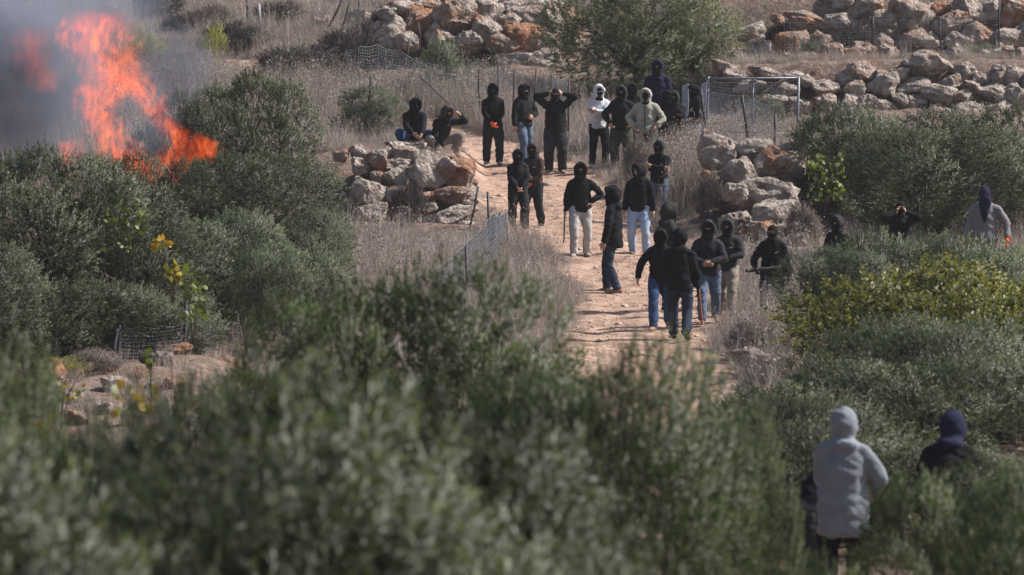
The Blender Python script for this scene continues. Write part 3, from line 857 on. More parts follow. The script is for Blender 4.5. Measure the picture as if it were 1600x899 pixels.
# loose boulders, each a thing of its own
LOOSE = [(1170, 560, 62, 36, 'w', 82, 'pale stone lying below the track beside the dead brush'), (1215, 565, 60, 30, 'w', 82.5, 'flat pale stone next to the vine thicket'),
         (1190, 590, 36, 26, 'w', 80, 'small pale stone under the other two by the track'), (1215, 628, 46, 26, 'w', 77, 'pale stone lowest beside the small olive tree'),
         (80, 580, 46, 40, 'o', 78, 'orange tinted stone below the big edge tree'), (180, 602, 46, 30, 'g', 77, 'pointed grey stone at the foot of the fence post'),
         (110, 622, 40, 30, 'o', 76, 'sunlit orange stone on the rocky shelf'), (140, 630, 36, 20, 'w', 76, 'flat stone in the middle of the rocky shelf'),
         (235, 604, 20, 16, 'w', 77, 'small white stone by the fence netting'), (205, 655, 36, 34, 'w', 75, 'grey stone under the yellow leaves'),
         (245, 562, 56, 26, 'w', 82, 'pinkish stone behind the fence netting'), (265, 545, 70, 28, 'o', 84, 'reddish flat rock behind the fence netting'),
         (350, 520, 44, 20, 'o', 87, 'reddish stone farther behind the fence'),
         (60, 640, 44, 30, 'o', 75, 'rusty stone at the edge of the rocky shelf'), (120, 655, 40, 28, 'w', 74.5, 'pale stone low on the rocky shelf'), (160, 640, 34, 24, 'o', 75.5, 'reddish stone beside the flat one on the shelf'), (225, 640, 34, 22, 'w', 75.5, 'pale stone right of the yellow leaves'), (270, 600, 40, 22, 'o', 78, 'reddish stone under the netting of the low fence'),
         (525, 56, 34, 14, 'w', 143, 'pale flat stone on the upper slope'),
         (270, 26, 22, 12, 'w', 150, 'small white stone on the top slope'), (500, 30, 30, 14, 'w', 147, 'pale stone beside the leaning poles'), (560, 30, 40, 30, 'g', 147, 'grey rock behind the single thin pole'),
         (855, 288, 16, 9, 'w', 118.5, 'tiny pale stone lying on the track')]
for px, py, w_, h_, m_, d, lb in LOOSE:
    if py > 50:
        d = min(d, hit(px, py + h_ * .3, 60)) if d > 60 else d
    o = stone(px, py, w_, h_, d, MATS[m_], None, 'boulder')
    tag(o, lb, 'stone', 'loose stones')
# gravel of the track
V, Q, T = [], [], []
rg = np.random.default_rng(8)
parts = []
for i in range(1100):
    y = rg.uniform(84, 127); c = np.interp(y, PATH[:, 0], PATH[:, 1]); hw = np.interp(y, PATH[:, 0], PATH[:, 2])
    x = c + rg.uniform(-1.25, 1.25) * hw
    r = rg.uniform(.012, .035) * (2.4 if rg.random() < .10 else 1)
    z = gz(x, y) if False else 0
    parts.append((x, y, r))
parts = np.array(parts)
pz = ground(parts[:, 0], parts[:, 1])
octv = np.array([(1, 0, 0), (-1, 0, 0), (0, 1, 0), (0, -1, 0), (0, 0, 1), (0, 0, -1)], float)
octf = np.array([(0, 2, 4), (2, 1, 4), (1, 3, 4), (3, 0, 4), (2, 0, 5), (1, 2, 5), (3, 1, 5), (0, 3, 5)])
V = (octv[None] * rg.uniform(.6, 1.3, (len(parts), 6, 1)) * parts[:, 2][:, None, None] * np.array([1.2, 1.2, .5])) + np.stack([parts[:, 0], parts[:, 1], pz + parts[:, 2] * .1], -1)[:, None]
Tf = (octf[None] + (np.arange(len(parts)) * 6)[:, None, None]).reshape(-1, 3)
t_ = NT('gravel'); M['gravel'] = t_.done(t_.bsdf(t_.ramp(t_.noise(t_.pos(), 6, 4), [(.35, (.30, .20, .15)), (.65, (.52, .42, .36))]), .95, .1).outputs[0])
tag(link('gravel', mesh_np('gravel', V.reshape(-1, 3), Tf), M['gravel']), 'loose gravel and small stones on the dirt track', kind='stuff')

# ------------------------------------------------------------------ people
def mat_cloth(name, c, scale=60, rough=0.92, wear=0.25):
    t = NT(name)
    p = t.pos()
    f = t.noise(p, 5, 5, .6)
    cc = t.mix(t.maprange(f, .35, .7, 0, 1), (*c, 1), tuple(min(1, q * (1 + wear) + .004) for q in c) + (1,))
    h = t.math('ADD', t.noise(p, 22, 4, .6, .8), t.math('MULTIPLY', t.noise(p, scale * 3, 2), .25))
    b = t.bsdf(cc, rough, 0.08, t.bump(h, 0.55, 0.02))
    return t.done(b.outputs[0])
CL = {k: mat_cloth('cloth_' + k, c) for k, c in {
    'black': (0.0075, 0.0075, 0.0095), 'soft_black': (0.012, 0.012, 0.0145), 'charcoal': (0.024, 0.024, 0.027), 'brown': (0.050, 0.036, 0.033),
    'white': (0.52, 0.53, 0.57), 'grey': (0.160, 0.174, 0.202), 'shirt_grey': (0.165, 0.155, 0.165), 'beige': (0.27, 0.26, 0.215), 'olive': (0.026, 0.026, 0.024),
    'navy': (0.014, 0.015, 0.036), 'jeans': (0.085, 0.115, 0.165), 'light_jeans': (0.27, 0.35, 0.47), 'dark_jeans': (0.022, 0.030, 0.050), 'blue_jeans': (0.030, 0.060, 0.13),
    'khaki': (0.20, 0.165, 0.14), 'light_trousers': (0.34, 0.32, 0.31), 'dark_trousers': (0.020, 0.021, 0.024), 'green_trousers': (0.045, 0.047, 0.042), 'orange': (0.85, 0.10, 0.02),
    'boot_tan': (0.22, 0.15, 0.11), 'boot_grey': (0.26, 0.22, 0.20), 'boot_dark': (0.045, 0.032, 0.027), 'trim_white': (0.7, 0.7, 0.72)}.items()}
def mat_skin():
    t = NT('skin')
    f = t.noise(t.pos(), 18, 3)
    c = t.ramp(f, [(.3, (0.36, 0.185, 0.125)), (.7, (0.47, 0.26, 0.18))])
    b = t.bsdf(c, .55, .35)
    b.inputs['Subsurface Weight'].default_value = 0.0
    return t.done(b.outputs[0])
M['skin'] = mat_skin()
t_ = NT('eye'); M['eye'] = t_.done(t_.bsdf((0.01, 0.008, 0.007), .25, .5).outputs[0])

def loft(rings, n=14):
    """rings: (centre, a-vector, b-vector)"""
    V = []
    a = np.arange(n) * 2 * PI / n
    for c, A, B in rings:
        V.append(np.asarray(c, float) + np.cos(a)[:, None] * np.asarray(A, float) + np.sin(a)[:, None] * np.asarray(B, float))
    m = len(rings)
    V = np.concatenate(V + [np.asarray(rings[0][0], float)[None], np.asarray(rings[-1][0], float)[None]])
    q = [(i * n + j, i * n + (j + 1) % n, (i + 1) * n + (j + 1) % n, (i + 1) * n + j) for i in range(m - 1) for j in range(n)]
    t = []
    for j in range(n):
        t += [(m * n, (j + 1) % n, j), (m * n + 1, (m - 1) * n + j, (m - 1) * n + (j + 1) % n)]
    return V, np.array(q), np.array(t)

def ball(c, r, R=None, nu=14, nv=9):
    rings = []
    c = np.asarray(c, float)
    R = np.eye(3) if R is None else R
    for i in range(nv):
        th = PI * (i + .35) / (nv - .3)
        z, s = -math.cos(th), math.sin(th)
        rings.append((c + R @ np.array([0, 0, z * r[2]]), R @ np.array([r[0] * s, 0, 0]), R @ np.array([0, r[1] * s, 0])))
    return loft(rings, nu)

def remeshed(name, parts, voxel, disp=0.0, smooth=3, seed=0, extra=None):
    V, fs = join_np(parts)
    me = mesh_np(name, V, fs)
    tmp = bpy.data.objects.new('tmp', me)
    COL.objects.link(tmp)
    r = tmp.modifiers.new('r', 'REMESH'); r.mode = 'VOXEL'; r.voxel_size = voxel; r.use_smooth_shade = True
    s = tmp.modifiers.new('s', 'SMOOTH'); s.factor = .5; s.iterations = smooth
    dg = bpy.context.evaluated_depsgraph_get()
    out = bpy.data.meshes.new_from_object(tmp.evaluated_get(dg))
    bpy.data.objects.remove(tmp)
    bpy.data.meshes.remove(me)
    n = len(out.vertices)
    co = np.empty(n * 3, dtype=np.float32); out.vertices.foreach_get('co', co); co = co.reshape(-1, 3)
    if disp > 0:
        nr = np.empty(n * 3, dtype=np.float32); out.vertices.foreach_get('normal', nr); nr = nr.reshape(-1, 3)
        a = vnoise(co[:, 0] * 9 + seed, co[:, 1] * 9, co[:, 2] * 14 + co[:, 0] * 7, s=seed)
        b = 1 - np.abs(vnoise(co[:, 0] * 6 + seed * 3, co[:, 1] * 6, co[:, 2] * 17 - co[:, 0] * 9, s=seed + 5)) * 2
        co = co + nr * (disp * (.5 * a + .6 * b))[:, None]
    pn = len(out.polygons)
    if extra is None:
        out.vertices.foreach_set('co', co.ravel()); out.update(); out.name = name
        return out
    li = np.empty(len(out.loops), dtype=np.int32); out.loops.foreach_get('vertex_index', li)
    lt = np.empty(pn, dtype=np.int32); out.polygons.foreach_get('loop_total', lt)
    q = li.reshape(-1, 4) if (lt == 4).all() else None
    bpy.data.meshes.remove(out)
    V2, fs2 = join_np(extra)
    Vall = np.concatenate([co, V2])
    return mesh_np(name, Vall, [q] + [f + n for f in fs2], True)

def ik(a, b, l1, l2, hint):
    """middle joint of a two-bone chain from a to b (b may be pulled in to reach)"""
    a, b, hint = np.asarray(a, float), np.asarray(b, float), np.asarray(hint, float)
    v = b - a; d = np.linalg.norm(v)
    if d > (l1 + l2) * .995:
        v = v / d * (l1 + l2) * .995; b = a + v; d = np.linalg.norm(v)
    u = v / d
    x = (l1 * l1 - l2 * l2 + d * d) / (2 * d)
    hh = math.sqrt(max(l1 * l1 - x * x, 0))
    p = hint - u * hint.dot(u); p = p / max(np.linalg.norm(p), 1e-6)
    return a + u * x + p * hh, b

def limb(pts, rad, n=10, sub=5):
    """smooth tube through joints"""
    pts = [np.asarray(p, float) for p in pts]
    P, R_ = [], []
    for i in range(len(pts) - 1):
        for k in range(sub):
            t = k / sub
            P.append(pts[i] * (1 - t) + pts[i + 1] * t); R_.append(rad[i] * (1 - t) + rad[i + 1] * t)
    P.append(pts[-1]); R_.append(rad[-1])
    P = np.array(P)
    for _ in range(2):
        P[1:-1] = P[1:-1] * .5 + (P[:-2] + P[2:]) * .25
    return tube_np(P, R_, n)

def hand_parts(wr, fore, side, palm, curl=.6, grow=1.0):
    """palm, four unequal fingers with knuckle bends and a thumb from the palm's side.  fore: finger direction, palm: palm normal, side: thumb direction"""
    f = unit(np.asarray(fore, float)); p = np.asarray(palm, float); p = unit(p - f * p.dot(f)); s = np.cross(p, f)
    if s.dot(np.asarray(side, float)) < 0: s = -s
    g = grow
    parts = [loft([(wr - f * .02, s * .026 * g, p * .019 * g), (wr + f * .02, s * .034 * g, p * .017 * g), (wr + f * .06, s * .042 * g, p * .015 * g), (wr + f * .092, s * .040 * g, p * .012 * g)], 10)]
    for i, (off, ln) in enumerate([(.030, .072), (.010, .080), (-.011, .074), (-.031, .058)]):
        b0 = wr + f * .085 + s * off
        c1, c2 = curl * .6, curl * 1.35
        d1 = f * math.cos(c1) + p * math.sin(c1) + s * off * 1.2
        d2 = f * math.cos(c2) + p * math.sin(c2)
        k1 = b0 + d1 * ln * .5; k2 = k1 + d2 * ln * .5
        parts.append(tube_np(np.array([b0, k1, k2]), np.array([.0092, .0085, .0065]) * g, 6))
    t0 = wr + f * .025 + s * .030
    t1 = t0 + unit(s * .7 + f * .7 + p * .25) * .038; t2 = t1 + unit(s * .25 + f * .8 + p * .5) * .032
    parts.append(tube_np(np.array([t0, t1, t2]), np.array([.012, .0105, .008]) * g, 6))
    return parts

def head_grid(c, R, grow=1.0, keep=None, nu=28, nv=22):
    """skull with jaw, brow, nose and ears; keep(u, v) chooses faces by direction (front is -Y)"""
    V = []
    for i in range(nv + 1):
        th = PI * i / nv
        for j in range(nu):
            ph = 2 * PI * j / nu
            x, y, z = math.sin(th) * math.sin(ph), -math.sin(th) * math.cos(ph), math.cos(th)
            r = np.array([x * .078, y * .098, z * .120])
            if z < -.1:                                     # jaw narrows, chin forward
                k_ = min(1, (-z - .1) / .9)
                r[0] *= 1 - .28 * k_; r[1] *= 1 - .12 * k_
                if y < 0: r[1] -= .012 * k_
            if y < -.8:                                     # nose ridge and eye sockets
                n_ = math.exp(-(x / .16) ** 2) * math.exp(-((z + .18) / .22) ** 2)
                r[1] -= .022 * n_
                for sx in (-.38, .38):
                    r[1] += .010 * math.exp(-((x - sx) / .18) ** 2) * math.exp(-((z - .05) / .12) ** 2)
            V.append(c + R @ (r * grow))
    V = np.array(V)
    q = []
    for i in range(nv):
        for j in range(nu):
            th, ph = PI * (i + .5) / nv, 2 * PI * (j + .5) / nu
            if keep is None or keep(math.sin(th) * math.sin(ph), -math.sin(th) * math.cos(ph), math.cos(th)):
                q.append((i * nu + j, (i + 1) * nu + j, (i + 1) * nu + (j + 1) % nu, i * nu + (j + 1) % nu))
    return V, np.array(q), np.zeros((0, 3), int)

def rx(a): return np.array([[1, 0, 0], [0, math.cos(a), -math.sin(a)], [0, math.sin(a), math.cos(a)]])
def ry(a): return np.array([[math.cos(a), 0, math.sin(a)], [0, 1, 0], [-math.sin(a), 0, math.cos(a)]])
def rzm(a): return np.array([[math.cos(a), -math.sin(a), 0], [math.sin(a), math.cos(a), 0], [0, 0, 1]])

ARM = {  # wrist target for side s = +1, elbow hint
    'down': ((.27, -.05, .86), (.5, .6, 0)), 'swing_f': ((.25, -.24, .90), (.4, 1, 0)), 'swing_b': ((.27, .20, .90), (.5, .8, .3)),
    'pocket': ((.22, -.13, .99), (.9, .5, 0)), 'low': ((.05, -.22, .93), (.9, .3, 0)), 'belly': ((.05, -.24, 1.08), (.9, .2, -.3)),
    'hip': ((.18, -.07, 1.02), (1, .15, 0)), 'head': ((.13, -.02, 1.65), (1, -.10, .75)), 'cross': ((-.12, -.21, 1.19), (.55, -.25, -.6)),
    'cross2': ((-.10, -.24, 1.24), (.55, -.25, -.6)), 'out': ((.36, -.07, .92), (.6, .6, 0)), 'mask': ((.085, -.17, 1.55), (1, -.1, -.5)), 'hold': ((.27, -.18, 1.0), (.6, 1, 0))}

PN = [0]
def person(px, head, label, foot=None, d=None, yaw=0, top='black', legs='dark_trousers', shoes='boot_dark', arms=('down', 'down'), feet='stand', face='mask', maskc='black',
           hood=True, hoodc=None, lean=0.0, turn=0.0, nod=0.0, gloves=None, scarf=None, pelvis=None, pshift=(0, 0), fat=1.0, hem=.84, sit=None, armxyz=None, trim=None, base=None, tallness=None, zipper=False, logo=None, roll=0.0, show_hands=(1, 1)):
    PN[0] += 1
    seed = PN[0] * 7
    if d is None: d = hit(px, foot)
    P0 = at(px, head, d)
    gzv = gz(P0.x, d) if base is None else base
    H0 = 1.790 if hood else 1.765
    if tallness is None:
        sc = (P0.z - gzv) / H0
        sc = min(max(sc, .90), 1.09)
    else:
        sc = tallness
    if foot is None and tallness is None: gzv = P0.z - H0 * sc
    root = empty('person', (P0.x, d, gzv), math.radians(yaw))
    root.scale = (sc * 1.07, sc * 1.06, sc)
    tag(root, label, 'person', 'people on and around the track')
    # joints
    pel = np.array([pshift[0], pshift[1], .93 if pelvis is None else pelvis])
    Rt = rx(lean) @ ry(roll)
    def up(p):                                              # a point of the upright torso, carried by lean
        p = np.asarray(p, float) - [0, 0, .93]
        return pel + Rt @ p
    sh = {s: up((s * .158, .01, 1.405)) for s in (-1, 1)}
    neck = up((0, .01, 1.50)); hc = up((0, -.015, 1.635))
    Rh = Rt @ rzm(math.radians(turn)) @ rx(nod)
    el, wr = {}, {}
    for i, s in enumerate((-1, 1)):
        if armxyz and armxyz[i] is not None:
            tgt, hint = armxyz[i]; tgt = np.array(tgt, float); hint = np.array(hint, float)
        else:
            tg, hi = ARM[arms[i]]
            tgt = up((s * tg[0], tg[1], tg[2])); hint = Rt @ np.array([s * hi[0], hi[1], hi[2]])
        el[s], wr[s] = ik(sh[s], tgt, .30, .265, hint)
    hip = {s: pel + np.array([s * .095, 0, -.01]) for s in (-1, 1)}
    FT = {'stand': ((-.13, .02, .085), (.13, -.03, .085)), 'close': ((-.09, .0, .085), (.09, -.02, .085)), 'wide': ((-.20, 0, .085), (.20, -.03, .085)),
          'walk': ((-.09, -.30, .085), (.10, .32, .17)), 'walk2': ((-.10, .30, .16), (.09, -.28, .085)), 'step': ((-.12, -.14, .085), (.12, .12, .085)),
          'squat': ((-.14, -.06, .085), (.14, -.02, .085))}[feet]
    kn, an = {}, {}
    for i, s in enumerate((-1, 1)):
        kn[s], an[s] = ik(hip[s], np.array(FT[i], float), .445, .425, (s * (.75 if feet == 'squat' else .12), -1, 0.2))
    AX = lambda a: Rt @ np.array([a, 0, 0])
    BY = lambda b: Rt @ np.array([0, b, 0])
    # --- body: one continuous skin under the clothes, head and hands
    tor = [(pel + [0, 0, -.06], AX(.12), BY(.09)), (up((0, 0, 1.0)), AX(.13), BY(.09)), (up((0, 0, 1.2)), AX(.145), BY(.10)), (up((0, 0, 1.38)), AX(.15), BY(.09)), (up((0, 0.01, 1.46)), AX(.08), BY(.06))]
    bp = [loft(tor, 14), limb([up((0, .015, 1.42)), neck, hc], [.06, .054, .052]), ball(hc, (.070, .088, .108), Rh)]
    hp = {-1: [], 1: []}
    for s in (-1, 1):
        bp.append(limb([up((s * .10, .01, 1.42)), sh[s], el[s], wr[s]], [.055, .050, .038, .027]))
        bp.append(limb([hip[s], kn[s], an[s]], [.078, .052, .036]))
        bp.append(limb([an[s] + [0, .03, -.01], an[s] + [s * .02, -.13, -.045]], [.035, .028]))
    for i, s in enumerate((-1, 1)):
        fd = unit(wr[s] - el[s])
        inward = Rt @ np.array([-s, -.15, 0]) if abs(fd[2]) > .5 else Rt @ np.array([-s * .2, .9, -.2])
        if arms[i] in ('head', 'mask') and not armxyz:
            fd = unit(hc + Rt @ np.array([s * .03, -.05, .03]) - wr[s] + Rt @ np.array([0, 0, .10])); inward = Rt @ np.array([-s, .1, 0])
        hp[s] = hand_parts(wr[s], fd, Rt @ np.array([-s * .2, -1, .1]), inward, curl=.75, grow=1.05)
    skull = head_grid(hc, Rh)
    ears = [ball(hc + Rh @ np.array([s * .080, .008, -.002]), (.010, .020, .030), Rh, 8, 6) for s in (-1, 1)]
    fingers = [p_ for s in (-1, 1) if not (gloves and gloves[0 if s < 0 else 1]) for p_ in hp[s]]
    body = remeshed('body', bp, .028, 0, 1, seed, [skull] + ears + fingers)
    link('body', body, M['skin'], root)
    for s in (-1, 1):
        ev, ef = join_np([ball(hc + Rh @ np.array([s * .031, -.083, .008]), (.012, .010, .009), Rh, 8, 6)])
        link('eye', mesh_np('eye', ev, ef, True), M['eye'], root)
    # --- trousers
    bag = 1.12 if legs in ('dark_trousers', 'khaki', 'green_trousers') else 1.0
    tp = [loft([(pel + [0, 0, -.13], [.125, 0, 0], [0, .10, 0]), (pel + [0, 0, -.06], [.165, 0, 0], [0, .125, 0]), (pel + [0, .005, .03], AX(.165), BY(.122)), (up((0, .005, 1.04)), AX(.15), BY(.11))], 16)]
    for s in (-1, 1):
        a2 = an[s] + (an[s] - kn[s]) * .06
        tp.append(limb([hip[s] + [0, 0, .02], (hip[s] * .5 + kn[s] * .5) + [0, -.01, 0], kn[s], (kn[s] + an[s]) * .5, a2], [.106 * fat, .100 * bag * fat, .080 * bag * fat, .076 * bag * fat, .067 * bag * fat], 12))
    link('trousers', remeshed('trousers', tp, .022, .017, 2, seed + 1), CL[legs], root)
    if trim:
        for s in (-1, 1):
            st = limb([hip[s] + [s * .105, -.01, -.05], (hip[s] + kn[s]) * .5 + [s * .098, -.01, 0], kn[s] + [s * .082, -.01, 0], an[s] + [s * .07, 0, .03]], [.011] * 4, 6)
            v_, f_ = join_np([st]); link('side_stripe', mesh_np('side_stripe', v_, f_, True), CL[trim], root)
    # --- shoes
    for s in (-1, 1):
        a = an[s]; dirv = unit(np.array([s * .22, -1, 0.0]))
        tiltf = -.35 if a[2] > .12 else 0
        dirv = unit(dirv + [0, 0, tiltf]); sdv = unit(np.cross(dirv, [0, 0, 1.0])); upv = np.cross(sdv, dirv)
        sole = a - upv * .085
        rings = [(sole - dirv * .085 + upv * .035, sdv * .025, upv * .034), (sole - dirv * .06 + upv * .042, sdv * .040, upv * .044), (sole + dirv * .03 + upv * .045, sdv * .043, upv * .047),
                 (sole + dirv * .11 + upv * .034, sdv * .050, upv * .035), (sole + dirv * .17 + upv * .027, sdv * .046, upv * .027), (sole + dirv * .205 + upv * .02, sdv * .024, upv * .018)]
        parts_ = [loft(rings, 12), limb([a + upv * .06, sole + upv * .05], [.050, .052], 10, 2)]
        link('shoe', remeshed('shoe', parts_, .014, 0, 2), CL[shoes], root)
    # --- top
    fw = fat
    prof = [(hem, .185, .145), (hem + .03, .198, .156), (.95, .194, .150), (1.05, .184, .138), (1.17, .180, .136), (1.29, .180, .132), (1.36, .165, .120), (1.42, .130, .105), (1.48, .096, .092), (1.54, .080, .085)]
    rings = []
    for z, a, b in prof:
        if feet == 'squat' and z < .93: z = .93 - (.93 - z) * .35
        rings.append((up((0, .005, z)), AX(a * fw), BY(b * fw)))
    hp_ = [loft(rings, 18)]
    for s in (-1, 1):
        cuff = wr[s] - unit(wr[s] - el[s]) * .0
        mid = (el[s] + wr[s]) * .5
        hp_.append(limb([up((s * .07, .01, 1.43)), sh[s] + Rt @ np.array([s * .008, 0, -.012]), (sh[s] + el[s]) * .5, el[s], mid, cuff], [.070 * fw, .074 * fw, .068 * fw, .062 * fw, .056 * fw, .044], 12))
    hoc = hoodc or top
    if hood:
        hood_parts = []
        cc = hc + Rh @ np.array([0, .036, .012])
        hood_parts.append(ball(cc, (.118, .106, .148), Rh, 16, 11)); hood_parts.append(ball(cc + Rh @ np.array([0, .028, .015]), (.088, .085, .115), Rh, 12, 9)); hood_parts.append(ball(cc + Rh @ np.array([0, -.005, .105]), (.052, .070, .062), Rh, 10, 7))
        hood_parts.append(ball(hc + Rh @ np.array([0, -.004, .030]), (.106, .088, .146), Rh, 14, 10))
        # peak and rim round the face
        ring = []
        for k in range(19):
            a = -PI * .5 + 2 * PI * k / 18
            ring.append(hc + Rh @ np.array([math.cos(a) * (.092 - .016 * max(0, -math.sin(a))), -.080 - .020 * max(0, math.sin(a)), .008 + math.sin(a) * .128]))
        ring = np.array(ring)
        for k_ in range(4):                                  # the hood's sides, from the rim back to the crown of the head
            off = Rh @ np.array([0, .028 * k_, 0])
            hood_parts.append(tube_np(hc + (ring - hc) * (1.0, 1.0, .98, .93)[k_] + off, [.021 + .002 * k_] * 19, 8, True))
        hood_parts.append(loft([(up((0, .02, 1.44)), AX(.125), BY(.105)), (up((0, .012, 1.50)), AX(.100), BY(.100)), (hc + Rh @ np.array([0, .02, -.07]), Rh @ np.array([.088, 0, 0]), Rh @ np.array([0, .098, 0]))], 14))
        hood_parts.append(ball(up((0, .10, 1.46)), (.11, .055, .06), Rt))
        if hoc == top:
            hp_ += hood_parts
        else:
            link('hood', remeshed('hood', hood_parts, .019, .007, 2, seed + 4), CL[hoc], root)
    else:
        hp_.append(loft([(up((0, .01, 1.46)), AX(.09), BY(.085)), (up((0, .01, 1.53)), AX(.068), BY(.072))], 12))
    link('hoodie' if hood else 'jacket', remeshed('hoodie', hp_, .020, .019, 2, seed + 2), CL[top], root)
    if zipper:
        zp = [up((0, -.140 * fw - .006, .88)), up((0, -.146 * fw, 1.05)), up((0, -.146 * fw, 1.2)), up((0, -.142 * fw, 1.3)), up((0, -.115 * fw - .012, 1.42))]
        v_, f_ = join_np([limb(zp, [.010] * 5, 6)]); link('zipper', mesh_np('zipper', v_, f_, True), CL['charcoal'], root)
    if logo:
        fr = -.134 * fw - .010
        lp = [up((.050, fr, 1.285)), up((.066, fr - .001, 1.268)), up((.084, fr, 1.276)), up((.112, fr + .010, 1.298))]
        v_, f_ = join_np([limb(lp, [.006, .009, .008, .003], 6)]); link('chest_logo', mesh_np('chest_logo', v_, f_, True), CL[logo], root)
    # --- face covering
    if face != 'bare':
        if face == 'mask':
            kf = lambda x, y, z: z < 0.0 and y < .75
        elif face == 'balaclava':
            kf = lambda x, y, z: not (-.06 < z < .22 and y < -.62 and z > -.62)
        else:
            kf = lambda x, y, z: True
        mp = [head_grid(hc + Rh @ np.array([0, -.006, 0]), Rh, 1.10, kf)]
        if face in ('mask', 'balaclava') and face == 'mask':
            mp.append(head_grid(hc + Rh @ np.array([0, -.002, 0]), Rh, 1.085, lambda x, y, z: z > .24))     # forehead band
        mp.append(limb([hc + Rh @ np.array([0, -.03, -.09]), up((0, -.035, 1.47))], [.070, .082], 10, 2))
        v_, f_ = join_np(mp)
        mo = link('head_scarf' if scarf else 'face_mask', mesh_np('face_mask', v_, f_, True), CL[maskc], root)
        sm = mo.modifiers.new('thick', 'SOLIDIFY'); sm.thickness = .006; sm.offset = 1
        if scarf:
            rs = []
            for z, a, b, yy_ in [(1.60, .075, .05, -.085), (1.50, .095, .055, -.105), (1.42, .085, .040, -.135), (1.32, .060, .028, -.160), (1.22, .040, .018, -.165), (1.17, .016, .010, -.165)]:
                rs.append((up((.015, yy_, z)), AX(a), BY(b)))
            link('scarf_end', remeshed('scarf_end', [loft(rs, 14)], .012, .012, 1, seed), CL[maskc], root)
    # --- gloves
    if gloves:
        for i, s in enumerate((-1, 1)):
            if gloves[i]:
                fd = unit(wr[s] - el[s])
                gp = [((v - wr[s]) * 1.18 + wr[s], q_, t2_) for v, q_, t2_ in hp[s]] + [limb([wr[s] - fd * .05, wr[s] + fd * .02], [.042, .038], 10, 2)]
                v_, f_ = join_np(gp)
                link('glove', mesh_np('glove', v_, f_, True), CL[gloves[i]], root)
    root['wrist'] = [list(map(float, wr[-1])), list(map(float, wr[1]))]
    bpy.context.view_layer.update()
    W_ = root.matrix_world.copy()
    del root['wrist']
    return root, [W_ @ Vector(wr[-1]), W_ @ Vector(wr[1])], [W_ @ Vector(wr[s] + unit(wr[s] - el[s]) * .075) for s in (-1, 1)]

def stick(name, a, b, r0, r1, mat, label, cat='stick'):
    a, b = np.array(a, float), np.array(b, float)
    n = 9
    t = np.linspace(0, 1, n)[:, None]
    pts = a + (b - a) * t + np.random.default_rng(int(abs(a[0]) * 100)).normal(0, .004, (n, 3))
    rad = r0 + (r1 - r0) * t[:, 0]; rad[0] *= .7; rad[-1] *= .75; rad[1] *= 1.08
    pts -= a
    v_, f_ = join_np([tube_np(pts, rad, 9)])
    return tag(link(name, mesh_np(name, v_, f_, True), mat, None, tuple(a)), label, cat)

def mat_wood(name, c0, c1):
    t = NT(name)
    f = t.noise(t.pos(), 30, 4)
    return t.done(t.bsdf(t.ramp(f, [(.3, c0), (.7, c1)]), .6, .3).outputs[0])
M['wood_red'] = mat_wood('reddish_wood', (0.20, 0.06, 0.03), (0.32, 0.11, 0.06))
M['wood_dark'] = mat_wood('dark_club', (0.03, 0.027, 0.025), (0.09, 0.08, 0.075))

sq = ((-.20, -.33, .40), (-.8, .2, -.2))
# back row
person(648, 159, 'squatting person in black hoodie and blue jeans, hands together over the knees', logo='beige', d=117.5, yaw=12, legs='blue_jeans', feet='squat', pelvis=.36, pshift=(0, .20), lean=.42, nod=-.3,
       armxyz=(((-.10, -.36, .42), (-.8, .1, -.5)), ((.06, -.38, .40), (.8, .1, -.5))), tallness=1.0, base=at(648, 240, 117.5).z)
person(697, 176, 'squatting person in khaki trousers shading their eyes with one hand', d=115.4, yaw=28, top='soft_black', hoodc='brown', legs='khaki', shoes='boot_dark', feet='squat', pelvis=.34, pshift=(-.05, .24), lean=.55, nod=-.35,
       armxyz=(((-.30, -.20, .12), (-.7, .6, 0)), ((.14, -.33, .90), (.9, -.3, -.3))), tallness=.98, base=at(697, 247, 115.4).z)
person(770, 131, 'person in black hoodie with orange glove in front of the hips, standing apart', foot=258, yaw=6, arms=('low', 'low'), legs='dark_trousers', shoes='boot_grey', feet='stand', gloves=('orange', None), hem=.80)
person(818, 132, 'person in black zip hoodie and faded jeans behind the brown hooded one', foot=258, yaw=38, top='soft_black', legs='jeans', arms=('down', 'belly'), feet='step', fat=1.03)
person(868, 138, 'person in black with both hands behind the head and elbows out', foot=271, yaw=0, legs='dark_trousers', shoes='boot_tan', arms=('head', 'head'), feet='stand', fat=1.12, face='balaclava', hood=False, hem=.80)
person(936, 133, 'person in white hoodie with arms crossed and striped track trousers', logo='navy', foot=263, yaw=4, top='white', legs='black', arms=('cross', 'cross2'), feet='stand', trim='trim_white', shoes='boot_grey')
person(971, 134, 'person in dark hoodie with one thumb out, between the white and beige hoodies', d=121.0, yaw=-6, top='soft_black', hoodc='charcoal', legs='green_trousers', arms=('pocket', 'pocket'), feet='stand', fat=1.06)
person(988, 131, 'person peeking between the dark hoodie and the beige hoodie', d=124.0, yaw=0, top='black', arms=('down', 'down'))
person(1009, 138, 'person in beige zip hoodie with hands in the pockets', d=120.3, yaw=-8, top='beige', legs='green_trousers', arms=('pocket', 'pocket'), face='full', fat=1.08, zipper=True)
person(1027, 121, 'tallest person in dark navy hood behind the beige hoodie', d=124.5, yaw=-4, top='navy', arms=('down', 'down'), tallness=1.06)
person(1042, 141, 'person in black hood squeezed behind the bulky charcoal hoodie', d=123.0, yaw=-8, top='black', face='full')
person(1054, 143, 'bulky person in charcoal hoodie with hands in front, next to the gate', d=120.6, yaw=-14, top='soft_black', hoodc='charcoal', arms=('low', 'low'), fat=1.14)
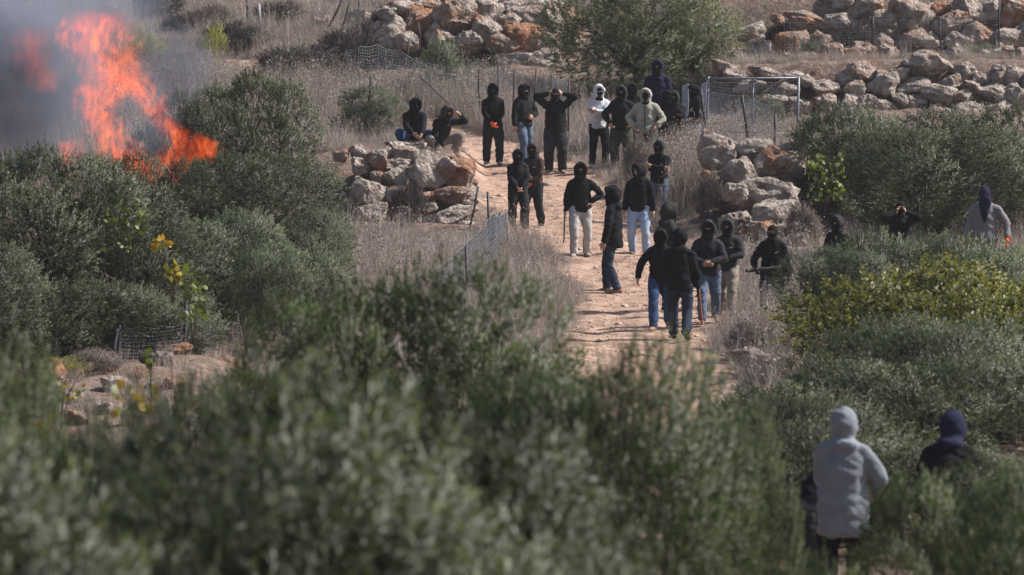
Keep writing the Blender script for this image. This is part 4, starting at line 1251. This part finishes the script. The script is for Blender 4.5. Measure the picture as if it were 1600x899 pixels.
person(1063, 176, 'short masked person crouching in the weeds before the bulky charcoal hoodie', d=118.6, yaw=-5, top='black', feet='squat', pelvis=.62, pshift=(0, .15), lean=.35, nod=-.2, face='balaclava', hood=False, tallness=1.0, base=at(1063, 176, 118.6).z - 1.32, armxyz=(((-.18, -.32, .62), (-.8, .2, -.4)), ((.18, -.32, .62), (.8, .2, -.4))))
person(1086, 133, 'person in black seen side on beside the gate post', d=121.8, yaw=-72, top='black', legs='light_jeans', arms=('down', 'down'), feet='step')
# middle
person(809, 251, 'person in black hoodie holding both hands low, by the end of the wire fence', foot=358, tallness=.85, yaw=10, arms=('low', 'low'), legs='dark_trousers', top='soft_black', feet='stand', fat=1.05, hem=.78)
person(834, 228, 'person in brown hoodie standing close behind the one by the fence', logo='beige', foot=354, tallness=.90, yaw=-25, top='brown', legs='dark_trousers', arms=('belly', 'low'), feet='step')
p16 = person(907, 254, 'person in black hoodie and light grey trousers with one hand on the hip', foot=402, yaw=2, legs='light_trousers', shoes='boot_grey', arms=('down', 'hip'), feet='step')
person(958, 291, 'person in black seen from the back and side, standing alone on the track', foot=459, yaw=-112, fat=.95, top='black', hood=True, legs='dark_jeans', shoes='boot_tan', arms=('down', 'down'), feet='step', turn=12, hem=.76)
person(999, 255, 'person in black jacket and pale blue jeans looking sideways', foot=400, yaw=-10, legs='light_jeans', shoes='boot_tan', arms=('down', 'down'), feet='stand', turn=-40, face='bare', hoodc='soft_black')
person(1030, 220, 'person with arms crossed in black top and grey jeans beside the weeds', logo='beige', foot=349, yaw=-14, top='black', legs='jeans', shoes='boot_tan', arms=('cross', 'cross2'), feet='stand', hoodc='charcoal')
# front group on the track
person(1044, 317, 'person in olive grey hood turned away, half hidden by the front group', d=94.0, yaw=115, top='olive', legs='dark_jeans', turn=-10)
person(1032, 357, 'person in black hood and blue jeans walking beside the one with the stick', foot=518, yaw=-6, legs='blue_jeans', shoes='boot_tan', arms=('out', 'down'), feet='walk', face='full', nod=.15)
p22 = person(1062, 358, 'person in black seen from behind, carrying a reddish stick', foot=533, yaw=178, legs='dark_jeans', shoes='boot_dark', arms=('down', 'down'), feet='walk2', gloves=('black', 'black'), hem=.80)
person(1107, 345, 'person in charcoal hoodie and jeans with a hand on the belly', foot=508, yaw=-4, top='charcoal', legs='jeans', shoes='boot_tan', arms=('belly', 'belly'), feet='walk')
person(1137, 345, 'person in charcoal jacket and khaki trousers beside the charcoal hoodie', logo='beige', foot=497, yaw=-10, top='charcoal', hoodc='olive', legs='khaki', shoes='boot_tan', arms=('down', 'belly'), feet='walk2')
p25 = person(1207, 352, 'person in black balaclava gripping a dark club beside the bush', logo='beige', d=92.0, yaw=-8, top='black', hood=False, face='balaclava', legs='dark_jeans', arms=('hold', 'down'), feet='step', gloves=('black', 'black'), fat=1.04)
person(1309, 337, 'person in dark hood with pale edge half hidden by the grey green bush', d=95.5, yaw=-35, top='black', hoodc='charcoal', arms=('down', 'down'))
person(1407, 315, 'person in black lifting both hands to adjust a mask', d=98.0, yaw=0, top='black', hood=False, face='balaclava', arms=('mask', 'mask'), fat=1.08)
person(1539, 291, 'person in grey shirt with navy head scarf and orange gloves', d=97.0, yaw=-12, top='shirt_grey', hood=False, face='full', maskc='navy', scarf=True, legs='khaki', arms=('down', 'out'), gloves=('orange', 'orange'), feet='step')
# near, bottom right
person(1318, 648, 'person in long light grey hoodie seen from behind, near the bottom', d=52.0, yaw=180, top='grey', legs='black', arms=('hold', 'low'), fat=1.14, hem=.62, face='full', gloves=(None, 'orange'), tallness=1.0)
person(1249, 724, 'person in black bending behind the long grey hoodie', d=54.5, yaw=120, top='black', lean=.75, arms=('low', 'low'), face='full', gloves=('orange', 'orange'), base=at(1249, 724, 54.5).z - 1.42, tallness=1.0)
person(1480, 679, 'person in navy hood and black top stooping behind the low olive tree', d=53.0, yaw=165, top='black', hoodc='navy', lean=.35, fat=1.1, face='full', arms=('down', 'down'), base=at(1480, 679, 53.0).z - 1.62, tallness=1.04)

h_ = p22[2][0]
stick('wooden_stick', h_ + Vector((0, 0, .10)), h_ + Vector((.06, .05, -.52)), .018, .020, M['wood_red'], 'reddish wooden stick hanging from the hand of the walker in black')
h_ = p25[2][0]
stick('dark_club', h_ + Vector((-.17, -.02, -.01)), h_ + Vector((.42, .05, .06)), .032, .024, M['wood_dark'], 'dark club held level beside the grey green bush', 'club')
h_ = p16[2][0]
stick('thin_stick', h_ + Vector((0, 0, .10)), h_ + Vector((-.02, 0, -.50)), .016, .013, M['wood_dark'], 'thin dark stick beside the light grey trousers')

# ------------------------------------------------------------------ fences, gate, poles
def post_mesh(name, a, b, r, n=7, taper=1.0):
    a, b = np.array(a, float), np.array(b, float)
    m = (a + b) / 2 + np.random.default_rng(int(abs(a[0] * 997 + b[2] * 31)) + 1).normal(0, .012, 3)
    v_, f_ = join_np([tube_np(np.array([a, m, b]), [r, r, r * taper], n)])
    return mesh_np(name, v_, f_, True)

def netting(rows, cell=.06, r=.0028, jit=.012, seed=1):
    """rows: list of (bottom, top) points along the run; crossing wires as thin three-sided tubes"""
    rg_ = np.random.default_rng(seed)
    parts = []
    for (b0, t0), (b1, t1) in zip(rows[:-1], rows[1:]):
        b0, t0, b1, t1 = [np.array(q, float) for q in (b0, t0, b1, t1)]
        W_ = np.linalg.norm(b1 - b0); H_ = max(np.linalg.norm(t0 - b0), np.linalg.norm(t1 - b1))
        nu_, nv_ = max(2, int(W_ / cell)), max(2, int(H_ / cell))
        def pt(u, v):
            p = (b0 * (1 - u) + b1 * u) * (1 - v) + (t0 * (1 - u) + t1 * u) * v
            s_ = math.sin(PI * u)
            return p + np.array([0, .05 * s_ * math.sin(v * 5 + seed), -.05 * s_ * v])
        for i in range(nu_ + 1):
            parts.append(tube_np(np.array([pt(i / nu_, v) + rg_.normal(0, jit, 3) for v in np.linspace(0, 1, 5)]), [r] * 5, 3, False))
        for j in range(nv_ + 1):
            k_ = max(3, nu_ // 3)
            parts.append(tube_np(np.array([pt(u, j / nv_) + rg_.normal(0, jit * .6, 3) for u in np.linspace(0, 1, k_)]), [r * (1.6 if j in (0, nv_) else 1)] * k_, 3, False))
    V_, fs_ = join_np(parts)
    return mesh_np('wire_mesh', V_, fs_, True)

def local(me, o):
    """move a mesh given in world metres under an empty"""
    n = len(me.vertices); co = np.empty(n * 3, dtype=np.float32); me.vertices.foreach_get('co', co)
    co = co.reshape(-1, 3) - np.array(o.location, dtype=np.float32); me.vertices.foreach_set('co', co.ravel()); me.update()
    return me

def fence(name, label, run, posts, cell, r, pr, pmat, cat='fence', seed=1):
    """run: (px, base_y, top_y, d); posts: (px0, y0, px1, y1, d) bottom to top"""
    rows = [(at(px, by, d), at(px, ty, d)) for px, by, ty, d in run]
    o = empty(name, tuple(rows[0][0]))
    link('wire_mesh', local(netting(rows, cell, r, seed=seed), o), M['wire'], o)['kind'] = 'stuff'
    for px0, y0, px1, y1, d in posts:
        a, b = at(px0, y0, d), at(px1, y1, d)
        a = a + (a - b).normalized() * .15
        link('post', local(post_mesh('post', a, b, pr), o), M[pmat], o)
    return tag(o, label, cat)

fence('netting_fence', 'sagging wire netting fence with dark posts in the dry grass beside the track', [(793, 385, 330, 106.2), (768, 440, 338, 99.5), (728, 480, 380, 95.0), (684, 505, 418, 92)],
      [(735, 350, 747, 292, 109), (766, 390, 762, 300, 105), (760, 425, 773, 335, 101), (779, 380, 781, 332, 105.5), (730, 480, 728, 384, 94.8), (684, 500, 685, 425, 91.8)], .085, .0036, .022, 'darkpost', seed=3)
fence('posted_fence', 'low wire fence on dark posts below the dark olive trees', [(184, 592, 512, 79.6), (290, 588, 506, 80.6), (345, 575, 502, 83.5), (392, 560, 498, 86)],
      [(184, 592, 186, 508, 79.6), (168, 588, 183, 514, 79.2), (289, 590, 291, 470, 80.6), (344, 575, 341, 485, 83.5), (386, 560, 388, 462, 86), (412, 550, 414, 460, 87.5), (462, 540, 463, 466, 88.5)], .05, .0030, .030, 'darkpost', seed=5)
fence('slope_fence', 'row of thin posts with pale netting on the slope behind the standing people', [(655, 150, 96, 130), (749, 152, 108, 129.5), (803, 156, 112, 129), (862, 166, 118, 128), (888, 190, 126, 124.5)],
      [(749, 155, 748, 108, 129.5), (778, 155, 779, 104, 129.3), (802, 156, 804, 110, 129), (835, 160, 838, 106, 128.5), (861, 166, 863, 118, 128), (888, 195, 889, 122, 124.5)], .09, .0036, .022, 'rust', seed=7)
fence('wire_roll_fence', 'crumpled grey wire netting standing upright under the outcrop', [(540, 128, 78, 133.5), (562, 128, 72, 133), (590, 130, 70, 133.4), (625, 130, 80, 132.6), (680, 140, 108, 132)],
      [(655, 65, 653, 36, 139), (633, 104, 640, 60, 135)], .08, .0042, .022, 'rust', seed=9)
fence('gate_side_fence', 'torn netting on dark posts in front of the metal gate', [(1098, 205, 140, 120.6), (1166, 222, 150, 119.6), (1206, 226, 165, 118.8)],
      [(1103, 210, 1095, 140, 120.5), (1169, 224, 1159, 148, 119.5), (1209, 234, 1211, 178, 118.6)], .06, .0034, .030, 'darkpost', seed=11)
fence('terrace_fence', 'thin wire fence on dark posts in front of the huge boulders', [(1225, 75, 36, 138.6), (1363, 72, 30, 138.4), (1470, 72, 26, 138), (1560, 72, 20, 137.5)],
      [(1363, 76, 1364, 26, 138.4), (1561, 76, 1562, -6, 137.4), (1470, 74, 1468, 30, 138)], .07, .0030, .024, 'darkpost', seed=13)
# gate
d = 122.0
go_ = empty('metal_gate', tuple(at(1105, 212, d)))
def gpart(nm, p0, p1, r, mat='galv'):
    return link(nm, local(post_mesh(nm, at(*p0, d), at(*p1, d), r, 8), go_), M[mat], go_)
gpart('gate_post', (1103, 222), (1107, 120), .026); gpart('gate_post', (1245, 228), (1248, 120), .028)
gpart('top_rail', (1104, 123), (1249, 122), .024); gpart('middle_post', (1176, 220), (1177, 124), .018); gpart('bottom_rail', (1105, 205), (1246, 210), .02)
link('wire_mesh', local(netting([(at(1107, 205, d), at(1107, 126, d)), (at(1176, 207, d), at(1177, 126, d)), (at(1246, 210, d), at(1246, 126, d))], .06, .003, seed=15), go_), M['wire'], go_)['kind'] = 'stuff'
tag(go_, 'galvanised tube frame gate with wire mesh beside the standing group', 'gate')
# boards beside the gate
t_ = NT('weathered_board'); M['board'] = t_.done(t_.bsdf(t_.ramp(t_.noise(t_.pos(), 12, 5), [(.3, (.22, .23, .26)), (.7, (.42, .43, .47))]), .85, .2).outputs[0])
def board(px, y0, y1, wpx, d, label, tilt=0.0):
    b, t2 = at(px, y0, d), at(px + tilt, y1, d)
    w2 = wpx * mpp(d) / 2
    bm = bmesh.new()
    vs = []
    for yy_ in (-.025, .025):
        for (q, sx) in ((b, -1), (b, 1), (t2, 1), (t2, -1)):
            vs.append(bm.verts.new((q.x - b.x + sx * w2, yy_, q.z - b.z + (0.03 * sx if q is t2 else 0))))
    for f in ((0, 1, 2, 3), (7, 6, 5, 4), (0, 4, 5, 1), (1, 5, 6, 2), (2, 6, 7, 3), (3, 7, 4, 0)): bm.faces.new([vs[i] for i in f])
    bmesh.ops.bevel(bm, geom=list(bm.edges), offset=.006, segments=1, affect='EDGES')
    bmesh.ops.recalc_face_normals(bm, faces=bm.faces)
    me = bpy.data.meshes.new('board'); bm.to_mesh(me); bm.free()
    tag(link('board', me, M['board'], None, tuple(b)), label, 'board')
board(1071, 205, 133, 10, 122.6, 'pale weathered board standing behind the bulky charcoal hoodie')
board(1097, 208, 130, 9, 122.4, 'pale weathered board leaning next to the gate post', 3)
# single poles
for a_, b_, d_, r_, m_, lb in [((386, 34), (386, -8), 148, .03, 'darkpost', 'thin dark upright pole on the upper slope'), ((405, 30), (404, 6), 147, .045, 'board', 'short pale post beside the brown thorn bush'),
                            ((514, 42), (538, -6), 146, .03, 'darkpost', 'dark leaning pole with its partner on the upper slope'), ((534, 46), (548, -4), 145.5, .024, 'darkpost', 'thinner leaning pole of the crossed pair'),
                            ((560, 30), (561, -8), 148, .028, 'darkpost', 'upright dark pole beside the leaning pair'), ((210, 34), (209, -6), 149, .03, 'darkpost', 'dark pole right above the flames'),
                            ((700, 161), (655, 119), 126, .017, 'rust', 'long fallen pole leaning over the dry grass behind the squatting pair'), ((577, 152), (580, 118), 121.5, .03, 'rust', 'dead branch stub rising from the small olive tree')]:
    A, B = at(*a_, d_), at(*b_, d_)
    A = A + (A - B).normalized() * (.05 if a_[0] == 700 else .25)
    v_, f_ = join_np([tube_np(np.array([[0, 0, 0], list((B - A) * .5 + Vector((.01, 0, 0))), list(B - A)]), [r_, r_, r_ * .85], 8)])
    tag(link('pole', mesh_np('pole', v_, f_, True), M[m_], None, tuple(A)), lb, 'pole')

# ------------------------------------------------------------------ sprouts with big leaves, each leaf a part
def big_leaf():
    pts = [(0, 0), (.32, .10), (.50, .42), (.30, .50), (.36, .80), (.12, .76), (0, 1.05), (-.12, .76), (-.36, .80), (-.30, .50), (-.50, .42), (-.32, .10)]
    V_ = [(0, .42, .03)] + [(x, y, -.10 * abs(x) - .12 * max(0, y - .5)) for x, y in pts]
    T_ = np.array([(0, i + 1, (i + 1) % 12 + 1) for i in range(12)])
    return V_, T_
LEAFV, LEAFT = big_leaf()
LM = []
for i, tv in enumerate((.05, .25, .4, .55, .62, .8, 1.0)):
    me = mesh_np('leaf', LEAFV, LEAFT); face_attr(me, 'tint', np.full(12, tv)); me.materials.append(M['fig']); LM.append(me)
def sprout(px, py, d, n, w_, h_, size, tints, label, seed, stem=.12):
    n = int(n * 1.7); size *= .95; stem = min(stem, .2)
    rg_ = random.Random(seed)
    c = at(px, py, d); s = mpp(d)
    o = empty('fig_sprout', (c.x, c.y, c.z - h_ * s * .5 - stem))
    parts = []
    for k in range(5):
        e = Vector((rg_.uniform(-.5, .5) * w_ * s, rg_.uniform(-.15, .15), stem + rg_.uniform(.2, 1) * h_ * s))
        parts.append(tube_np(np.array([[0, 0, -.1], [e.x * .4, e.y * .4, e.z * .55], list(e)]), [.007, .006, .003], 5))
    v_, f_ = join_np(parts); link('stem', mesh_np('stem', v_, f_, True), M['bark'], o)
    for i in range(n):
        q = link('leaf', LM[rg_.choice(tints)], None, o)
        a, b = rg_.uniform(-1, 1), rg_.uniform(-1, 1)
        q.location = (a * .5 * w_ * s, rg_.uniform(-.12, .12), stem + (b + 1) * .5 * h_ * s)
        q.rotation_euler = (rg_.uniform(.5, 2.6), rg_.uniform(-.6, .6), rg_.uniform(0, 6.28))
        z = size * rg_.uniform(.6, 1.1); q.scale = (z, z, z)
    tag(o, label, 'plant', 'sprouts with big leaves')
sprout(195, 355, 80.5, 50, 62, 85, .11, [0, 1, 1, 2, 3], 'bright green sprout growing through the dark olive tree under the flames', 1)
sprout(255, 385, 80, 9, 30, 24, .13, [4, 5, 6], 'few orange leaves hanging beside the bright green sprout', 2)
sprout(270, 432, 79.6, 14, 30, 40, .13, [1, 2, 5], 'yellow green leaves above the fence, left of the taller sprout', 3)
sprout(302, 465, 79.4, 26, 34, 80, .14, [0, 1, 1, 2, 3], 'tall bright green sprout rising at the fence post', 4, .5)
sprout(1290, 280, 99, 60, 58, 72, .115, [1, 2, 2, 3, 3], 'yellow green sprout against the dark olive tree beside the boulders', 5)
sprout(208, 632, 46, 16, 70, 50, .10, [4, 5, 6, 6, 3], 'blurred bright yellow leaves below the fence', 6, .4)
sprout(75, 672, 44, 9, 22, 34, .10, [5, 6, 5], 'small blurred tuft of yellow leaves near the picture edge', 7, .4)
sprout(430, 700, 34, 10, 90, 30, .07, [1, 2, 1], 'few blurred lime green leaves low in the near olive tree', 8, .4)
sprout(235, 560, 60, 5, 14, 34, .10, [1, 1], 'lone blurred green shoot in front of the netting', 9, .3)
sprout(95, 600, 60, 30, 70, 60, .07, [1, 3, 4, 5], 'yellowish bramble on the rocky shelf', 10, .2)

# ------------------------------------------------------------------ fire and smoke
def curve_node(t, fac, pts):
    """pts in 0..1 both ways"""
    nd = t.n('ShaderNodeFloatCurve')
    c = nd.mapping.curves[0]
    c.points[0].location = pts[0]; c.points[1].location = pts[-1]
    for p in pts[1:-1]: c.points.new(*p)
    nd.mapping.update()
    t.l(fac, nd.inputs['Value'])
    return nd.outputs[0]

def box_mesh(name, x0, x1, y0, y1, z0, z1):
    V_ = np.array([(x, y, z) for z in (z0, z1) for y in (y0, y1) for x in (x0, x1)], float)
    return mesh_np(name, V_, np.array([(0, 2, 3, 1), (4, 5, 7, 6), (0, 1, 5, 4), (2, 6, 7, 3), (0, 4, 6, 2), (1, 3, 7, 5)]))

FD = 101.0
FS = mpp(FD)
def flame(name, base, shape, parent, depth, gain, soft, seed, hot=1.0):
    """shape: (photo y, centre x, half width); tongues of burning gas as an emitting volume"""
    bx, by = base
    zmax = (by - shape[-1][0]) * FS
    cs, ws = [], []
    x0, x1 = min(c - w_ for _, c, w_ in shape), max(c + w_ for _, c, w_ in shape)
    for y_, c, w_ in shape:
        z = min(max((by - y_) * FS / zmax, 0), 1)
        cs.append((z, (c - x0) / (x1 - x0))); ws.append((z, w_ / 100.0))
    t = NT(name)
    co = t.objc()
    sp = t.n('ShaderNodeSeparateXYZ'); t.l(co, sp.inputs[0])
    # wind-torn lookup: shift x by a slow noise
    wob = t.noise(co, 1.6, 2)
    xw = t.math('ADD', sp.outputs[0], t.math('MULTIPLY', t.math('SUBTRACT', wob, .5), .35))
    zn = t.math('DIVIDE', sp.outputs[2], zmax, clamp=True)
    xc = t.math('MULTIPLY_ADD', curve_node(t, zn, cs), (x1 - x0) * FS, (x0 - bx) * FS)
    hw = t.math('MULTIPLY_ADD', curve_node(t, zn, ws), 100 * FS, .03)
    u = t.math('DIVIDE', t.math('SUBTRACT', xw, xc), hw)
    v = t.math('DIVIDE', sp.outputs[1], depth)
    r2 = t.math('ADD', t.math('MULTIPLY', u, u), t.math('MULTIPLY', v, v))
    m = t.math('SUBTRACT', 1.0, r2)
    mp = t.n('ShaderNodeMapping'); t.l(co, mp.inputs[0]); mp.inputs['Scale'].default_value = (1.25, 1.0, .72); mp.inputs['Location'].default_value = (seed, seed * 2, 0)
    nz = t.noise(mp.outputs[0], 3.6, 7, .66, 1.5)
    fine = t.noise(mp.outputs[0], 13.0, 6, .72, 1.8)
    q = t.math('ADD', t.math('MULTIPLY', m, .75), t.math('MULTIPLY', t.math('SUBTRACT', nz, .5), 3.0))
    q = t.math('ADD', q, t.math('MULTIPLY', t.math('SUBTRACT', fine, .5), 1.8))
    q = t.math('MULTIPLY', t.math('SUBTRACT', q, soft), t.maprange(m, 0.0, .30, 0, 1, True), clamp=False)
    q = t.math('MAXIMUM', q, 0.0)
    q = t.math('MULTIPLY', q, t.math('MULTIPLY', t.maprange(zn, .84, .99, 1, 0, True), t.maprange(zn, cs[0][0], cs[0][0] + .06, 0 if cs[0][0] > .02 else 1, 1, True)))
    col = t.ramp(t.math('MULTIPLY', q, .9), [(0, (1.0, .055, .016)), (.30, (1.0, .10, .014)), (.7, (1.0, .20, .02)), (1.0, (1.0, .42, .05))])
    em = t.n('ShaderNodeEmission')
    t.l(col, em.inputs[0]); t.l(t.math('MULTIPLY', q, gain * hot), em.inputs[1])
    ab = t.n('ShaderNodeVolumeAbsorption'); ab.inputs['Color'].default_value = (.5, .3, .2, 1)
    t.l(t.math('MULTIPLY', q, 1.1), ab.inputs['Density'])
    ad = t.n('ShaderNodeAddShader'); t.l(em.outputs[0], ad.inputs[0]); t.l(ab.outputs[0], ad.inputs[1])
    t.l(ad.outputs[0], t.out.inputs['Volume'])
    me = box_mesh('flame', (x0 - bx) * FS - .2, (x1 - bx) * FS + .2, -depth * 1.02, depth * 1.02, 0.0, zmax)
    o = link('flame', me, t.m, parent)
    return o

B0 = at(255, 298, FD)
fire = empty('fire', tuple(B0))
flame('flame_main', (255, 298), [(298, 258, 14), (268, 222, 56), (238, 190, 54), (205, 168, 44), (172, 154, 48), (145, 166, 60), (112, 178, 72), (86, 170, 74), (58, 148, 86), (30, 150, 76), (4, 152, 20)], fire, .34, 2.5, .38, 1.0)
flame('flame_side', (255, 298), [(298, 258, 12), (272, 262, 30), (250, 284, 64), (232, 302, 62), (212, 280, 42), (186, 254, 28), (155, 230, 38), (128, 206, 42), (104, 196, 6)], fire, .26, 3.0, .38, 4.0)
flame('flame_wisp', (255, 298), [(150, 76, 10), (118, 64, 40), (88, 50, 46), (60, 46, 46), (26, 62, 20)], fire, .30, .8, .38, 9.0)
flame('flame_low', (255, 298), [(262, 110, 8), (245, 108, 22), (228, 112, 26), (212, 120, 10)], fire, .2, 2.4, .4, 12.0)
tag(fire, 'tall orange flames leaping from the burning olive tree', 'fire')

def smoke(name, px, py, d, wx, wy, wz, dens, label, seed, col=(.40, .44, .54), thr=.25):
    c = at(px, py, d)
    bm = bmesh.new(); bmesh.ops.create_icosphere(bm, subdivisions=3, radius=1.0)
    for v in bm.verts: v.co = Vector((v.co.x * wx, v.co.y * wy, v.co.z * wz))
    me = bpy.data.meshes.new(name); bm.to_mesh(me); bm.free()
    t = NT(name)
    co = t.objc()
    mp = t.n('ShaderNodeMapping'); t.l(co, mp.inputs[0]); mp.inputs['Scale'].default_value = (1 / wx, 1 / wy, 1 / wz)
    ln = t.n('ShaderNodeVectorMath', operation='LENGTH'); t.l(mp.outputs[0], ln.inputs[0])
    fall = t.maprange(ln.outputs['Value'], .35, .98, 1, 0, True)
    m2 = t.n('ShaderNodeMapping'); t.l(co, m2.inputs[0]); m2.inputs['Location'].default_value = (seed, 0, seed)
    nz = t.noise(m2.outputs[0], 1.0, 5, .55, .7)
    q = t.math('MULTIPLY', fall, t.maprange(nz, thr, .70, 0, 1, True))
    pv = t.n('ShaderNodeVolumePrincipled')
    pv.inputs['Color'].default_value = (*col, 1)
    pv.inputs['Anisotropy'].default_value = .3
    t.l(t.math('MULTIPLY', q, dens), pv.inputs['Density'])
    t.l(pv.outputs[0], t.out.inputs['Volume'])
    o = link('smoke', me, t.m, None, tuple(c))
    return tag(o, label, kind='stuff')
smoke('smoke', 10, 110, 103.2, 2.3, 1.2, 2.5, 3.2, 'thick blue grey smoke drifting off the fire', 3.0)
smoke('smoke', 215, 190, 102.2, .95, .5, 1.25, .9, 'thin blue smoke between the flames', 5.0)
smoke('smoke', 270, 100, 104.0, .95, .55, .95, 2.6, 'dark blue puff of smoke beside the flames', 8.0, (.22, .25, .32))
smoke('smoke', 130, 10, 105.5, 2.0, 1.0, 1.1, 1.3, 'grey smoke trailing over the top of the flames', 11.0)

# ------------------------------------------------------------------ haze
t = NT('haze')
pv = t.n('ShaderNodeVolumePrincipled')
pv.inputs['Color'].default_value = (.86, .88, .95, 1)
pv.inputs['Density'].default_value = 0.00016
pv.inputs['Anisotropy'].default_value = 0.3
t.l(pv.outputs[0], t.out.inputs['Volume'])
hz = link('haze', box_mesh('haze', -90, 90, -25, 215, -2, 26), t.m)
tag(hz, kind='stuff')
